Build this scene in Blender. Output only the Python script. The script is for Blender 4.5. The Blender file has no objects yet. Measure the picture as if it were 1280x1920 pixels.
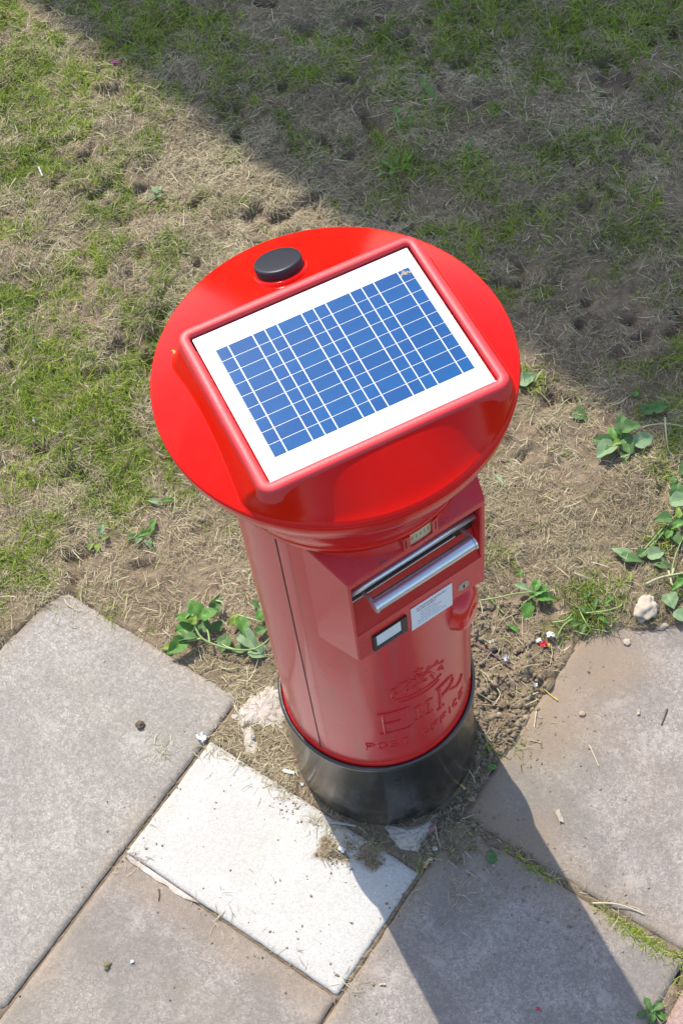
import bpy, bmesh, math, random
import numpy as np
from mathutils import Vector, Matrix, noise as mn
R = math.radians
random.seed(7)
rng = np.random.default_rng(11)
scene = bpy.context.scene
C = scene.collection

# ------------------------------------------------------------------ camera
CAM = Vector((-0.024, -1.631, 3.927)); PITCH = 0.54; ROLL = 0.148; FPX = 2914.4
# (exact values of the solved view)
FW = Vector((0, math.sin(PITCH), -math.cos(PITCH)))
_rt = Vector((1, 0, 0)); _dn = FW.cross(_rt)
RT = math.cos(ROLL) * _rt + math.sin(ROLL) * _dn
DN = -math.sin(ROLL) * _rt + math.cos(ROLL) * _dn
camd = bpy.data.cameras.new('camera'); cam = bpy.data.objects.new('camera', camd); C.objects.link(cam)
camd.sensor_fit = 'HORIZONTAL'; camd.sensor_width = 36; camd.lens = 36 * FPX / 1280
camd.clip_start = 0.05; camd.clip_end = 600
M = Matrix((RT, -DN, -FW)).transposed().to_4x4(); M.translation = CAM
cam.matrix_world = M
scene.camera = cam

# ------------------------------------------------------------------ light
SUN_AZ = 109.5      # direction towards the sun, degrees counter-clockwise from +X
SUN_EL = 50.0
w = bpy.data.worlds.new('World'); scene.world = w; w.use_nodes = True
nt = w.node_tree; nt.nodes.clear()
sky = nt.nodes.new('ShaderNodeTexSky'); sky.sky_type = 'NISHITA'; sky.sun_disc = False
sky.sun_elevation = R(SUN_EL); sky.sun_rotation = R(90 - SUN_AZ)
sky.air_density = 1.0; sky.dust_density = 1.2; sky.ozone_density = 0.6
bg = nt.nodes.new('ShaderNodeBackground'); bg.inputs['Strength'].default_value = 0.15
wo = nt.nodes.new('ShaderNodeOutputWorld')
nt.links.new(sky.outputs[0], bg.inputs[0]); nt.links.new(bg.outputs[0], wo.inputs[0])
sd = bpy.data.lights.new('sun', 'SUN'); sd.energy = 2.85; sd.angle = R(0.53); sd.color = (1, 0.94, 0.84)
sun = bpy.data.objects.new('sun', sd); C.objects.link(sun)
sdir = Vector((math.cos(R(SUN_EL)) * math.cos(R(SUN_AZ)), math.cos(R(SUN_EL)) * math.sin(R(SUN_AZ)), math.sin(R(SUN_EL))))
sun.rotation_euler = sdir.to_track_quat('Z', 'Y').to_euler(); sun.location = (-3, 6, 9)
scene.view_settings.view_transform = 'Standard'; scene.view_settings.look = 'None'
scene.view_settings.exposure = 1.04; scene.view_settings.gamma = 1.0
scene.view_settings.use_curve_mapping = False

# ------------------------------------------------------------------ helpers
def G(px, py, z=0.0):
    """point of the place seen at (px, py) of the 1280x1920 photograph, at height z"""
    d = FW + (px - 640) / FPX * RT + (py - 960) / FPX * DN
    t = (z - CAM.z) / d.z
    return CAM + d * t

def tag(o, label=None, cat=None, group=None, kind=None):
    if label: o['label'] = label
    if cat: o['category'] = cat
    if group: o['group'] = group
    if kind: o['kind'] = kind
    return o

def empty(name, loc=(0, 0, 0), rz=0.0, parent=None):
    o = bpy.data.objects.new(name, None); C.objects.link(o); o.location = loc; o.rotation_euler = (0, 0, rz)
    o.empty_display_size = 0.05
    if parent: o.parent = parent
    return o

def obj(name, me, mat=None, parent=None, smooth=False, loc=None):
    if isinstance(me, bmesh.types.BMesh):
        m = bpy.data.meshes.new(name); me.to_mesh(m); me.free(); me = m
    if mat is not None and not me.materials:
        me.materials.append(mat)
    if smooth:
        me.polygons.foreach_set('use_smooth', [True] * len(me.polygons))
    o = bpy.data.objects.new(name, me); C.objects.link(o)
    if parent: o.parent = parent
    if loc is not None: o.location = loc
    return o

def pydata(name, V, F):
    m = bpy.data.meshes.new(name); m.from_pydata([tuple(v) for v in V], [], F); m.update(); return m

def npmesh(name, V, polys_flat, sizes, tone=None):
    m = bpy.data.meshes.new(name)
    m.vertices.add(len(V)); m.vertices.foreach_set('co', np.asarray(V, np.float32).ravel())
    m.loops.add(len(polys_flat)); m.loops.foreach_set('vertex_index', np.asarray(polys_flat, np.int32))
    m.polygons.add(len(sizes)); st = np.zeros(len(sizes), np.int32); st[1:] = np.cumsum(sizes)[:-1]
    m.polygons.foreach_set('loop_start', st)
    try: m.polygons.foreach_set('loop_total', np.asarray(sizes, np.int32))
    except Exception: pass
    m.update(calc_edges=True)
    if tone is not None:
        a = m.attributes.new('tone', 'FLOAT', 'POINT'); a.data.foreach_set('value', np.asarray(tone, np.float32))
    return m

def lathe(prof, n=96, cap_top=False, cap_bot=False, a0=0, a1=360):
    full = (a1 - a0) >= 360
    k = n if full else n + 1
    V = []; F = []
    for i in range(k):
        a = R(a0 + (a1 - a0) * i / n)
        for r, z in prof: V.append((r * math.sin(a), -r * math.cos(a), z))
    L = len(prof)
    for i in range(n):
        j = (i + 1) % k
        for q in range(L - 1): F.append((i * L + q, j * L + q, j * L + q + 1, i * L + q + 1))
    if cap_top: F.append(tuple(i * L + L - 1 for i in range(k)))
    if cap_bot: F.append(tuple(i * L for i in reversed(range(k))))
    return V, F

def bm_from(V, F, bevel=0, seg=2):
    bm = bmesh.new(); vs = [bm.verts.new(v) for v in V]
    for f in F:
        try: bm.faces.new([vs[i] for i in f])
        except ValueError: pass
    bmesh.ops.recalc_face_normals(bm, faces=bm.faces)
    if bevel: bmesh.ops.bevel(bm, geom=list(bm.edges), offset=bevel, segments=seg, affect='EDGES', profile=0.6)
    return bm

def box(bm, x0, x1, y0, y1, z0, z1, bevel=0.0):
    r = bmesh.ops.create_cube(bm, size=1)
    for v in r['verts']:
        v.co = Vector(((x0 + x1) / 2 + v.co.x * (x1 - x0), (y0 + y1) / 2 + v.co.y * (y1 - y0), (z0 + z1) / 2 + v.co.z * (z1 - z0)))
    if bevel:
        es = {e for v in r['verts'] for e in v.link_edges}
        bmesh.ops.bevel(bm, geom=list(es), offset=bevel, segments=2, affect='EDGES')
    return bm

def tube(pts, rad, n=6, closed_ends=True):
    """pts list of Vector, rad number or list"""
    pts = [Vector(p) for p in pts]; k = len(pts)
    if not hasattr(rad, '__len__'): rad = [rad] * k
    V = []; F = []
    prev = None
    for i, p in enumerate(pts):
        t = (pts[min(i + 1, k - 1)] - pts[max(i - 1, 0)]).normalized()
        if prev is None:
            u = t.orthogonal().normalized()
        else:
            u = (prev - t * prev.dot(t)).normalized()
        prev = u; v = t.cross(u)
        for j in range(n):
            a = 2 * math.pi * j / n
            V.append(p + (u * math.cos(a) + v * math.sin(a)) * rad[i])
    for i in range(k - 1):
        for j in range(n):
            F.append((i * n + j, i * n + (j + 1) % n, (i + 1) * n + (j + 1) % n, (i + 1) * n + j))
    if closed_ends:
        F.append(tuple(reversed(range(n)))); F.append(tuple((k - 1) * n + j for j in range(n)))
    return V, F

def merge(parts):
    V = []; F = []
    for v, f in parts:
        o = len(V); V += list(v); F += [tuple(i + o for i in q) for q in f]
    return V, F

def smoothstep(a, b, x):
    t = np.clip((np.asarray(x, float) - a) / (b - a), 0, 1); return t * t * (3 - 2 * t)

class VN:
    """value noise on a numpy lattice"""
    def __init__(s, seed): s.g = np.random.default_rng(seed).random((256, 256))
    def __call__(s, x, y, sc=1.0, oct=1, rough=0.5):
        x = np.asarray(x, float) * sc; y = np.asarray(y, float) * sc; out = 0; amp = 1; tot = 0
        for o in range(oct):
            xi = np.floor(x).astype(int); yi = np.floor(y).astype(int); fx = x - xi; fy = y - yi
            fx = fx * fx * (3 - 2 * fx); fy = fy * fy * (3 - 2 * fy)
            g = s.g; a = g[xi & 255, yi & 255]; b = g[(xi + 1) & 255, yi & 255]; c = g[xi & 255, (yi + 1) & 255]; d = g[(xi + 1) & 255, (yi + 1) & 255]
            out = out + amp * ((a * (1 - fx) + b * fx) * (1 - fy) + (c * (1 - fx) + d * fx) * fy); tot += amp
            x = x * 2.03 + 17.3; y = y * 2.03 + 5.1; amp *= rough
        return out / tot
N1, N2, N3, N4 = VN(1), VN(2), VN(3), VN(4)

# ------------------------------------------------------------------ materials
def newmat(name):
    m = bpy.data.materials.new(name); m.use_nodes = True
    t = m.node_tree; b = t.nodes['Principled BSDF']; return m, t, b
def nd(t, kind, **kw):
    n = t.nodes.new(kind)
    for k, v in kw.items():
        if k in n.inputs.keys(): n.inputs[k].default_value = v
        else: setattr(n, k, v)
    return n
def ramp(t, fac, stops, interp='LINEAR'):
    r = t.nodes.new('ShaderNodeValToRGB'); r.color_ramp.interpolation = interp
    e = r.color_ramp.elements
    while len(e) > 1: e.remove(e[-1])
    for i, (p, c) in enumerate(stops):
        q = e[0] if i == 0 else e.new(p)
        q.position = p; q.color = (*c, 1) if len(c) == 3 else c
    t.links.new(fac, r.inputs[0]); return r.outputs[0]
def noise(t, vec, scale, detail=4, rough=0.55, dist=0.0):
    n = nd(t, 'ShaderNodeTexNoise', Scale=scale, Detail=detail, Roughness=rough, Distortion=dist)
    t.links.new(vec, n.inputs['Vector']); return n.outputs['Fac']
def voro(t, vec, scale, out='Distance', feature='F1'):
    n = nd(t, 'ShaderNodeTexVoronoi', Scale=scale); n.feature = feature
    t.links.new(vec, n.inputs['Vector']); return n.outputs[out]
def mix(t, fac, a, b, mode='MIX'):
    n = t.nodes.new('ShaderNodeMix'); n.data_type = 'RGBA'; n.blend_type = mode
    for s, v in ((n.inputs[0], fac), (n.inputs[6], a), (n.inputs[7], b)):
        if isinstance(v, bpy.types.NodeSocket): t.links.new(v, s)
        elif isinstance(v, (int, float)): s.default_value = v
        else: s.default_value = (*v, 1)
    return n.outputs[2]
def math_(t, op, a, b=0.0, c=None, clamp=False):
    n = t.nodes.new('ShaderNodeMath'); n.operation = op; n.use_clamp = clamp
    for i, v in enumerate((a, b) if c is None else (a, b, c)):
        if isinstance(v, bpy.types.NodeSocket): t.links.new(v, n.inputs[i])
        else: n.inputs[i].default_value = v
    return n.outputs[0]
def bump(t, b, h, strength=0.3, dist=0.01):
    n = nd(t, 'ShaderNodeBump', Strength=strength, Distance=dist)
    t.links.new(h, n.inputs['Height']); t.links.new(n.outputs[0], b.inputs['Normal'])
def coords(t, kind='Object'):
    return t.nodes.new('ShaderNodeTexCoord').outputs[kind]
def simple(name, col, rough=0.5, metal=0.0, spec=0.5, bumpsc=0, bstr=0.1, vary=0.0, coat=0):
    m, t, b = newmat(name); b.inputs['Base Color'].default_value = (*col, 1)
    b.inputs['Roughness'].default_value = rough; b.inputs['Metallic'].default_value = metal
    b.inputs['Specular IOR Level'].default_value = spec
    if coat: b.inputs['Coat Weight'].default_value = coat; b.inputs['Coat Roughness'].default_value = 0.08
    v = coords(t)
    if vary:
        n = noise(t, v, bumpsc or 30, 3)
        c = mix(t, n, tuple(x * (1 - vary) for x in col), tuple(min(1, x * (1 + vary)) for x in col))
        t.links.new(c, b.inputs['Base Color'])
    if bumpsc: bump(t, b, noise(t, v, bumpsc, 3), bstr, 0.003)
    return m

def red_paint(name, col, rough, orange=0.25, fine=0.05, dirt=0.0, coat=0.0, dust=1.0):
    m, t, b = newmat(name); v = coords(t)
    n1 = noise(t, v, 6, 3)
    c = mix(t, n1, tuple(x * 0.94 for x in col), tuple(min(1, x * 1.04) for x in col))
    if dirt:
        mp = nd(t, 'ShaderNodeMapping'); mp.inputs['Scale'].default_value = (22, 22, 2.2)
        t.links.new(v, mp.inputs[0])
        st = noise(t, mp.outputs[0], 1.0, 5, 0.6)
        f = ramp(t, st, [(0.5, (0, 0, 0)), (0.72, (1, 1, 1))])
        c = mix(t, math_(t, 'MULTIPLY', f, dirt), c, (0.30, 0.09, 0.075))
        sp = noise(t, v, 75, 2, 0.6)
        f2 = ramp(t, sp, [(0.67, (0, 0, 0)), (0.70, (1, 1, 1))])
        c = mix(t, math_(t, 'MULTIPLY', f2, 0.5), c, (0.10, 0.02, 0.02))
    t.links.new(c, b.inputs['Base Color'])
    du = noise(t, v, 5.5, 7, 0.72, 0.6)
    c = mix(t, math_(t, 'MULTIPLY', ramp(t, du, [(0.5, (0, 0, 0)), (0.75, (1, 1, 1))]), 0.14 * dust), c, (0.50, 0.22, 0.16))
    fs = voro(t, v, 95); c = mix(t, math_(t, 'MULTIPLY', ramp(t, fs, [(0.05, (1, 1, 1)), (0.09, (0, 0, 0))]), 0.30 * dust), c, (0.36, 0.10, 0.07))
    t.links.new(c, b.inputs['Base Color'])
    r = math_(t, 'MULTIPLY_ADD', du, 0.22, rough - 0.09)
    t.links.new(r, b.inputs['Roughness'])
    if coat: b.inputs['Coat Weight'].default_value = coat; b.inputs['Coat Roughness'].default_value = 0.13
    h = math_(t, 'ADD', math_(t, 'MULTIPLY', noise(t, v, 14, 2), orange), math_(t, 'MULTIPLY', noise(t, v, 260, 2), fine))
    bump(t, b, h, 0.25, 0.01)
    return m

M_lid = red_paint('gloss_red_enamel', (0.64, 0.006, 0.001), 0.15, 0.12, 0.003, dust=0.22); M_lid.node_tree.nodes['Principled BSDF'].inputs['Specular IOR Level'].default_value = 0.2
M_body = red_paint('weathered_red_enamel', (0.60, 0.014, 0.016), 0.36, 0.12, 0.06, dirt=0.40, coat=0.4)
M_pouch = red_paint('painted_red_steel', (0.60, 0.012, 0.015), 0.38, 0.05, 0.03, dirt=0.22, coat=0.25)
M_flap = red_paint('dark_red_steel', (0.46, 0.008, 0.014), 0.36, 0.08, 0.03)
M_frame = red_paint('satin_red_plastic', (0.60, 0.028, 0.035), 0.45, 0.08, 0.12)
M_letter = red_paint('raised_letter_red', (0.60, 0.010, 0.012), 0.24, 0.1, 0.02)
M_cover = red_paint('keyhole_cover_red', (0.66, 0.008, 0.006), 0.2, 0.06, 0.02, dust=.3, coat=.5)
M_recess = simple('slot_shadow_black', (0.012, 0.008, 0.008), 0.7)
M_steel = simple('brushed_steel', (0.66, 0.68, 0.72), 0.36, 0.85)
M_dull = simple('dull_steel', (0.45, 0.44, 0.40), 0.5, 0.8, bumpsc=120, bstr=.1)
M_knob = simple('black_plastic', (0.016, 0.018, 0.026), 0.42, spec=0.4, bumpsc=200, bstr=.03)
M_white = simple('panel_white_backsheet', (0.66, 0.67, 0.67), 0.3, vary=.05, bumpsc=25, bstr=0.0)
M_busbar = simple('silver_busbar', (0.75, 0.76, 0.78), 0.3, 0.2, coat=0.5)
M_print = simple('grey_print', (0.35, 0.36, 0.42), 0.6)
M_printred = simple('dull_red_print', (0.42, 0.16, 0.20), 0.6)
M_printgrey = simple('pale_grey_print', (0.42, 0.46, 0.52), 0.6)
M_sticker = simple('white_sticker', (0.66, 0.70, 0.78), 0.3, vary=.04, bumpsc=20, bstr=0)
M_glass = simple('painted_sky_glass', (0.62, 0.70, 0.80), 0.1, coat=0.5)  # pale blue is the sky's reflection in the glass, put into the colour
M_black = simple('window_frame_black', (0.03, 0.027, 0.025), 0.45, vary=.5, bumpsc=60, bstr=.1)
M_cream = simple('cream_plate', (0.50, 0.42, 0.27), 0.5, vary=.2, bumpsc=80, bstr=.1)
M_seam = simple('seam_black', (0.03, 0.006, 0.006), 0.8)
M_dropping = simple('bird_dropping', (0.30, 0.26, 0.2), 0.8)

def mat_cell():
    m, t, b = newmat('polycrystalline_cell'); v = coords(t)
    vv = voro(t, v, 55, 'Color'); 
    n = noise(t, v, 30, 2)
    c = mix(t, n, (0.002, 0.062, 0.185), (0.003, 0.085, 0.25))
    c = mix(t, 0.03, c, vv, 'OVERLAY')
    oi = t.nodes.new('ShaderNodeObjectInfo'); c = mix(t, math_(t, 'MULTIPLY', oi.outputs['Random'], 0.5), c, (0.003, 0.045, 0.17))
    wv = nd(t, 'ShaderNodeTexWave', Scale=130.0, Distortion=0.0); wv.bands_direction = 'X'
    t.links.new(v, wv.inputs['Vector'])
    c = mix(t, math_(t, 'MULTIPLY', wv.outputs['Fac'], 0.25), c, (0.015, 0.11, 0.30))
    t.links.new(c, b.inputs['Base Color'])
    b.inputs['Roughness'].default_value = 0.14; b.inputs['Specular IOR Level'].default_value = 0.3
    return m
M_cell = mat_cell()

def mat_base():
    m, t, b = newmat('black_enamel_worn'); v = coords(t)
    mp = nd(t, 'ShaderNodeMapping'); mp.inputs['Scale'].default_value = (9, 9, 2.5); t.links.new(v, mp.inputs[0])
    st = noise(t, mp.outputs[0], 1.0, 5, 0.6)
    c = ramp(t, st, [(0.35, (0.007, 0.007, 0.008)), (0.62, (0.014, 0.013, 0.012)), (0.80, (0.065, 0.058, 0.048))])
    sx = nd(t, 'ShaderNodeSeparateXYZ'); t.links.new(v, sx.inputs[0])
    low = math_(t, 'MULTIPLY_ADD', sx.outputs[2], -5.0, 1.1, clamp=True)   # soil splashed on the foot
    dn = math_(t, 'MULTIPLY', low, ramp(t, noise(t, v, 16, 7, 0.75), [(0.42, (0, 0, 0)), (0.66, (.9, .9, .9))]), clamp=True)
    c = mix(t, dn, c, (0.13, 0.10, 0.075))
    t.links.new(c, b.inputs['Base Color'])
    t.links.new(math_(t, 'MULTIPLY_ADD', st, 0.35, 0.14), b.inputs['Roughness'])
    b.inputs['Specular IOR Level'].default_value = 0.7; b.inputs['Coat Weight'].default_value = 0.5; b.inputs['Coat Roughness'].default_value = 0.12
    bump(t, b, math_(t, 'ADD', noise(t, v, 25, 4), math_(t, 'MULTIPLY', noise(t, v, 160, 2), .3)), 0.12, 0.01)
    return m
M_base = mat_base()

def mat_slab(name, c0, c1, c2, dirt=0.5, dirtcol=(0.27, 0.20, 0.135), grain=1.0):
    m, t, b = newmat(name); v = coords(t)
    oi = t.nodes.new('ShaderNodeObjectInfo')
    off = nd(t, 'ShaderNodeVectorMath'); off.operation = 'ADD'
    cmb = nd(t, 'ShaderNodeCombineXYZ'); t.links.new(math_(t, 'MULTIPLY', oi.outputs['Random'], 37.0), cmb.inputs[0])
    t.links.new(v, off.inputs[0]); t.links.new(cmb.outputs[0], off.inputs[1]); v2 = off.outputs[0]
    big = noise(t, v2, 4.5, 5, 0.6, 0.3); mid = noise(t, v2, 62, 6, 0.75, 0.6); fin = noise(t, v2, 190, 3, 0.75); vc = voro(t, v2, 300, 'Color')
    sepc = nd(t, 'ShaderNodeSeparateColor'); t.links.new(vc, sepc.inputs[0]); grit = sepc.outputs[0]
    c = ramp(t, fin, [(0.3, c0), (0.5, c1), (0.68, c2)])
    c = mix(t, ramp(t, grit, [(0.0, (.7, .7, .7)), (0.9, (0, 0, 0))]), c, tuple(x * 0.72 for x in c1)) if grain else c
    c = mix(t, math_(t, 'MULTIPLY', ramp(t, grit, [(0.88, (0, 0, 0)), (0.92, (1, 1, 1))]), 0.4 * grain), c, tuple(min(1, x * 1.5) for x in c2))
    c = mix(t, math_(t, 'MULTIPLY', ramp(t, mid, [(0.45, (0, 0, 0)), (0.62, (1, 1, 1))]), 0.55 * grain), c, tuple(min(.9, x * 1.18) for x in c2))
    c = mix(t, math_(t, 'MULTIPLY', ramp(t, big, [(0.40, (1, 1, 1)), (0.58, (0, 0, 0))]), 0.75 * dirt), c, tuple(x * 0.66 for x in c1))
    bl = noise(t, v2, 2.2, 7, 0.7, 0.8)
    c = mix(t, math_(t, 'MULTIPLY', ramp(t, bl, [(0.52, (0, 0, 0)), (0.60, (1, 1, 1))]), 0.45 * dirt), c, (c1[0] * .80, c1[1] * .84, c1[2] * .74))
    bl2 = noise(t, v2, 9.0, 7, 0.75, 0.5)
    c = mix(t, math_(t, 'MULTIPLY', ramp(t, bl2, [(0.57, (0, 0, 0)), (0.64, (1, 1, 1))]), 0.5 * min(1, dirt * 1.5)), c, tuple(min(.9, x * 1.05) for x in c2))
    # brown soil ground into the surface near the joints, broken up by noise
    g = coords(t, 'Generated'); sx = nd(t, 'ShaderNodeSeparateXYZ'); t.links.new(g, sx.inputs[0])
    ex = math_(t, 'MINIMUM', sx.outputs[0], math_(t, 'SUBTRACT', 1.0, sx.outputs[0]))
    ey = math_(t, 'MINIMUM', sx.outputs[1], math_(t, 'SUBTRACT', 1.0, sx.outputs[1]))
    e = math_(t, 'MINIMUM', ex, ey)
    ef = math_(t, 'ADD', math_(t, 'MULTIPLY', e, -7.0), math_(t, 'MULTIPLY', big, 1.9))
    ef = math_(t, 'MULTIPLY', math_(t, 'SUBTRACT', ef, 0.35, clamp=True), dirt, clamp=True)
    c = mix(t, math_(t, 'MULTIPLY', ef, math_(t, 'MULTIPLY_ADD', fin, 0.8, 0.5), clamp=True), c, dirtcol)
    at = nd(t, 'ShaderNodeAttribute'); at.attribute_name = 'soil'
    sf = math_(t, 'MULTIPLY', at.outputs['Fac'], math_(t, 'MULTIPLY_ADD', mid, 1.2, 0.3), clamp=True)
    c = mix(t, sf, c, dirtcol)
    t.links.new(c, b.inputs['Base Color']); b.inputs['Roughness'].default_value = 0.88; b.inputs['Specular IOR Level'].default_value = 0.25
    h = math_(t, 'ADD', math_(t, 'MULTIPLY', fin, 0.8), math_(t, 'MULTIPLY', grit, 0.5))
    h = math_(t, 'ADD', h, math_(t, 'MULTIPLY', mid, 1.4))
    bump(t, b, h, 0.38 * (0.5 + grain * .5), 0.004)
    return m
M_slab = mat_slab('weathered_concrete_slab', (0.20, 0.180, 0.152), (0.295, 0.268, 0.230), (0.41, 0.378, 0.328))
M_slab2 = mat_slab('brown_weathered_concrete_slab', (0.185, 0.157, 0.134), (0.272, 0.236, 0.204), (0.38, 0.337, 0.294), 0.8)
M_slabw = mat_slab('new_pale_concrete_slab', (0.46, 0.435, 0.39), (0.54, 0.515, 0.47), (0.60, 0.58, 0.535), 0.34, grain=0.3)
M_brick = mat_slab('pink_paver', (0.24, 0.15, 0.125), (0.32, 0.21, 0.175), (0.40, 0.28, 0.24), .7)
M_mortar = mat_slab('pinkish_mortar', (0.40, 0.33, 0.27), (0.54, 0.46, 0.39), (0.66, 0.58, 0.50), 0.7, (0.30, 0.22, 0.15), .4)

def mat_ground():
    m, t, b = newmat('dry_soil_and_thatch'); v = coords(t)
    n1 = noise(t, v, 3.0, 5, 0.6); n2 = noise(t, v, 22, 5, 0.65, .5); n3 = noise(t, v, 110, 4, 0.7); 
    c = ramp(t, n2, [(0.3, (0.10, 0.07, 0.045)), (0.5, (0.205, 0.15, 0.098)), (0.72, (0.32, 0.25, 0.165))])
    c = mix(t, math_(t, 'MULTIPLY', n3, 0.5), c, (0.25, 0.19, 0.13))
    c = mix(t, math_(t, 'MULTIPLY', ramp(t, n1, [(0.45, (0, 0, 0)), (0.65, (1, 1, 1))]), 0.4), c, (0.13, 0.115, 0.06))
    t.links.new(c, b.inputs['Base Color']); b.inputs['Roughness'].default_value = 0.95; b.inputs['Specular IOR Level'].default_value = 0.15
    bump(t, b, math_(t, 'ADD', n3, math_(t, 'MULTIPLY', n2, 1.5)), 0.7, 0.008)
    return m
M_ground = mat_ground()
M_clod = simple('soil_clod', (0.235, 0.18, 0.125), 0.95, spec=.15, bumpsc=160, bstr=.8, vary=.4)
M_far = simple('far_turf', (0.11, 0.11, 0.05), 0.95, spec=.1, bumpsc=20, bstr=.5, vary=.4)

def mat_strand(name, stops, transl=0.0, rough=0.6):
    m, t, b = newmat(name)
    at = nd(t, 'ShaderNodeAttribute'); at.attribute_name = 'tone'
    c = ramp(t, at.outputs['Fac'], stops)
    t.links.new(c, b.inputs['Base Color']); b.inputs['Roughness'].default_value = rough; b.inputs['Specular IOR Level'].default_value = 0.3
    if transl:
        tr = t.nodes.new('ShaderNodeBsdfTranslucent'); t.links.new(c, tr.inputs[0])
        mx = t.nodes.new('ShaderNodeMixShader'); mx.inputs[0].default_value = transl
        out = t.nodes['Material Output']
        t.links.new(b.outputs[0], mx.inputs[1]); t.links.new(tr.outputs[0], mx.inputs[2]); t.links.new(mx.outputs[0], out.inputs[0])
    return m
M_thatch = mat_strand('dead_thatch', [(0, (0.11, 0.085, 0.055)), (0.35, (0.27, 0.22, 0.13)), (0.7, (0.43, 0.365, 0.215)), (1, (0.64, 0.57, 0.37))], 0.15)
M_grass = mat_strand('living_grass', [(0, (0.08, 0.13, 0.02)), (0.4, (0.22, 0.31, 0.03)), (0.75, (0.38, 0.46, 0.05)), (1, (0.52, 0.52, 0.16))], 0.35, 0.5)
M_straw = simple('pale_straw', (0.60, 0.52, 0.33), 0.6)
M_white_bit = simple('dirty_white_paper', (0.72, 0.71, 0.68), 0.7, vary=.1, bumpsc=60, bstr=.2)
M_twig = simple('dark_twig', (0.11, 0.075, 0.06), 0.8, bumpsc=80, bstr=.3)
M_purpletwig = simple('purplish_twig', (0.17, 0.10, 0.11), 0.8, bumpsc=80, bstr=.3)
M_butt = simple('tan_butt', (0.50, 0.31, 0.12), 0.7, vary=.2, bumpsc=90, bstr=.2)
M_pink = simple('magenta_foil', (0.50, 0.07, 0.38), 0.3)
M_redbit = simple('red_print_wrapper', (0.55, 0.04, 0.06), 0.4)
M_yellow = simple('yellow_scrap', (0.65, 0.50, 0.08), 0.5)
M_stone = simple('pale_rubble', (0.42, 0.355, 0.275), 0.9, spec=.2, bumpsc=40, bstr=.6, vary=.25)
M_pebble = simple('tan_pebble', (0.34, 0.26, 0.18), 0.8, bumpsc=60, bstr=.3, vary=.2)
M_pebpink = simple('pinkish_pebble', (0.30, 0.17, 0.15), 0.8, bumpsc=60, bstr=.3, vary=.2)
M_clear = simple('clear_plastic_scrap', (0.52, 0.52, 0.50), 0.15, coat=.5)

def mat_leaf(name, c0, c1, rough=0.38, tr=0.22):
    m, t, b = newmat(name); v = coords(t, 'Generated'); vo = coords(t)
    sx = nd(t, 'ShaderNodeSeparateXYZ'); t.links.new(v, sx.inputs[0])
    n = noise(t, vo, 60, 4)
    c = mix(t, n, c0, c1)
    mid = math_(t, 'ABSOLUTE', math_(t, 'SUBTRACT', sx.outputs[1], 0.5))
    vein = ramp(t, mid, [(0.0, (1, 1, 1)), (0.035, (0, 0, 0))])
    # side veins: slanted stripes away from the midrib
    s = math_(t, 'FRACT', math_(t, 'MULTIPLY', math_(t, 'SUBTRACT', sx.outputs[0], mid), 7.0))
    sv = ramp(t, s, [(0.0, (1, 1, 1)), (0.12, (0, 0, 0))])
    vv = math_(t, 'MAXIMUM', vein, math_(t, 'MULTIPLY', sv, 0.6))
    c = mix(t, math_(t, 'MULTIPLY', vv, 0.45), c, tuple(min(1, x * 1.8 + .04) for x in c1))
    t.links.new(c, b.inputs['Base Color']); b.inputs['Roughness'].default_value = rough; b.inputs['Specular IOR Level'].default_value = 0.3
    bump(t, b, math_(t, 'ADD', math_(t, 'MULTIPLY', vv, -1), n), 0.5, 0.002)
    trn = t.nodes.new('ShaderNodeBsdfTranslucent'); t.links.new(c, trn.inputs[0])
    mx = t.nodes.new('ShaderNodeMixShader'); mx.inputs[0].default_value = tr
    t.links.new(b.outputs[0], mx.inputs[1]); t.links.new(trn.outputs[0], mx.inputs[2]); t.links.new(mx.outputs[0], t.nodes['Material Output'].inputs[0])
    return m
M_leaf = mat_leaf('fresh_leaf', (0.075, 0.19, 0.035), (0.13, 0.28, 0.05), .42)
M_leafpale = mat_leaf('wilted_pale_leaf', (0.17, 0.27, 0.12), (0.27, 0.38, 0.20), .55)
M_leafdark = mat_leaf('bluish_leaf', (0.06, 0.14, 0.04), (0.13, 0.23, 0.07), .5)
M_leafyel = mat_leaf('yellowish_leaf', (0.15, 0.25, 0.04), (0.26, 0.35, 0.06), .5)
M_stem = simple('green_stem', (0.24, 0.34, 0.11), 0.5, vary=.2, bumpsc=40, bstr=.1)
M_stemdry = simple('dry_stem', (0.36, 0.36, 0.19), 0.6, vary=.2, bumpsc=40, bstr=.1)

# ------------------------------------------------------------------ ground plan
A = np.array([0.748, -0.664]); B = np.array([0.664, 0.748])     # the two directions of the paving
def ab(x, y): return x * A[0] + y * A[1], x * B[0] + y * B[1]
def xy(a, b): return a * A[0] + b * B[0], a * A[1] + b * B[1]
SLABS = [  # a0, a1, b0, b1
    (-1.072, -0.4025, -1.130, -0.120), (-0.394, 0.2815, -0.637, -0.263), (-0.395, 0.286, -1.665, -0.6435),
    (0.2915, 0.955, -1.108, -0.094), (0.296, 0.958, -0.075, 0.935), (0.970, 1.635, -0.070, 0.94),
    (-1.75, -1.084, -1.130, -0.120), (-1.072, -0.407, -2.15, -1.142), (0.293, 0.952, -2.13, -1.12), (1.105, 1.77, -1.108, -0.10)]
BRICKS = [(0.984, 1.10, -0.31 - 0.222 * k, -0.10 - 0.222 * k) for k in range(5)]
def slab_inside(a, b):
    d = np.full(np.shape(a), -9.0)
    for a0, a1, b0, b1 in SLABS + BRICKS:
        q = np.minimum(np.minimum(a - a0, a1 - a), np.minimum(b - b0, b1 - b)); d = np.maximum(d, q)
    return d
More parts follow.
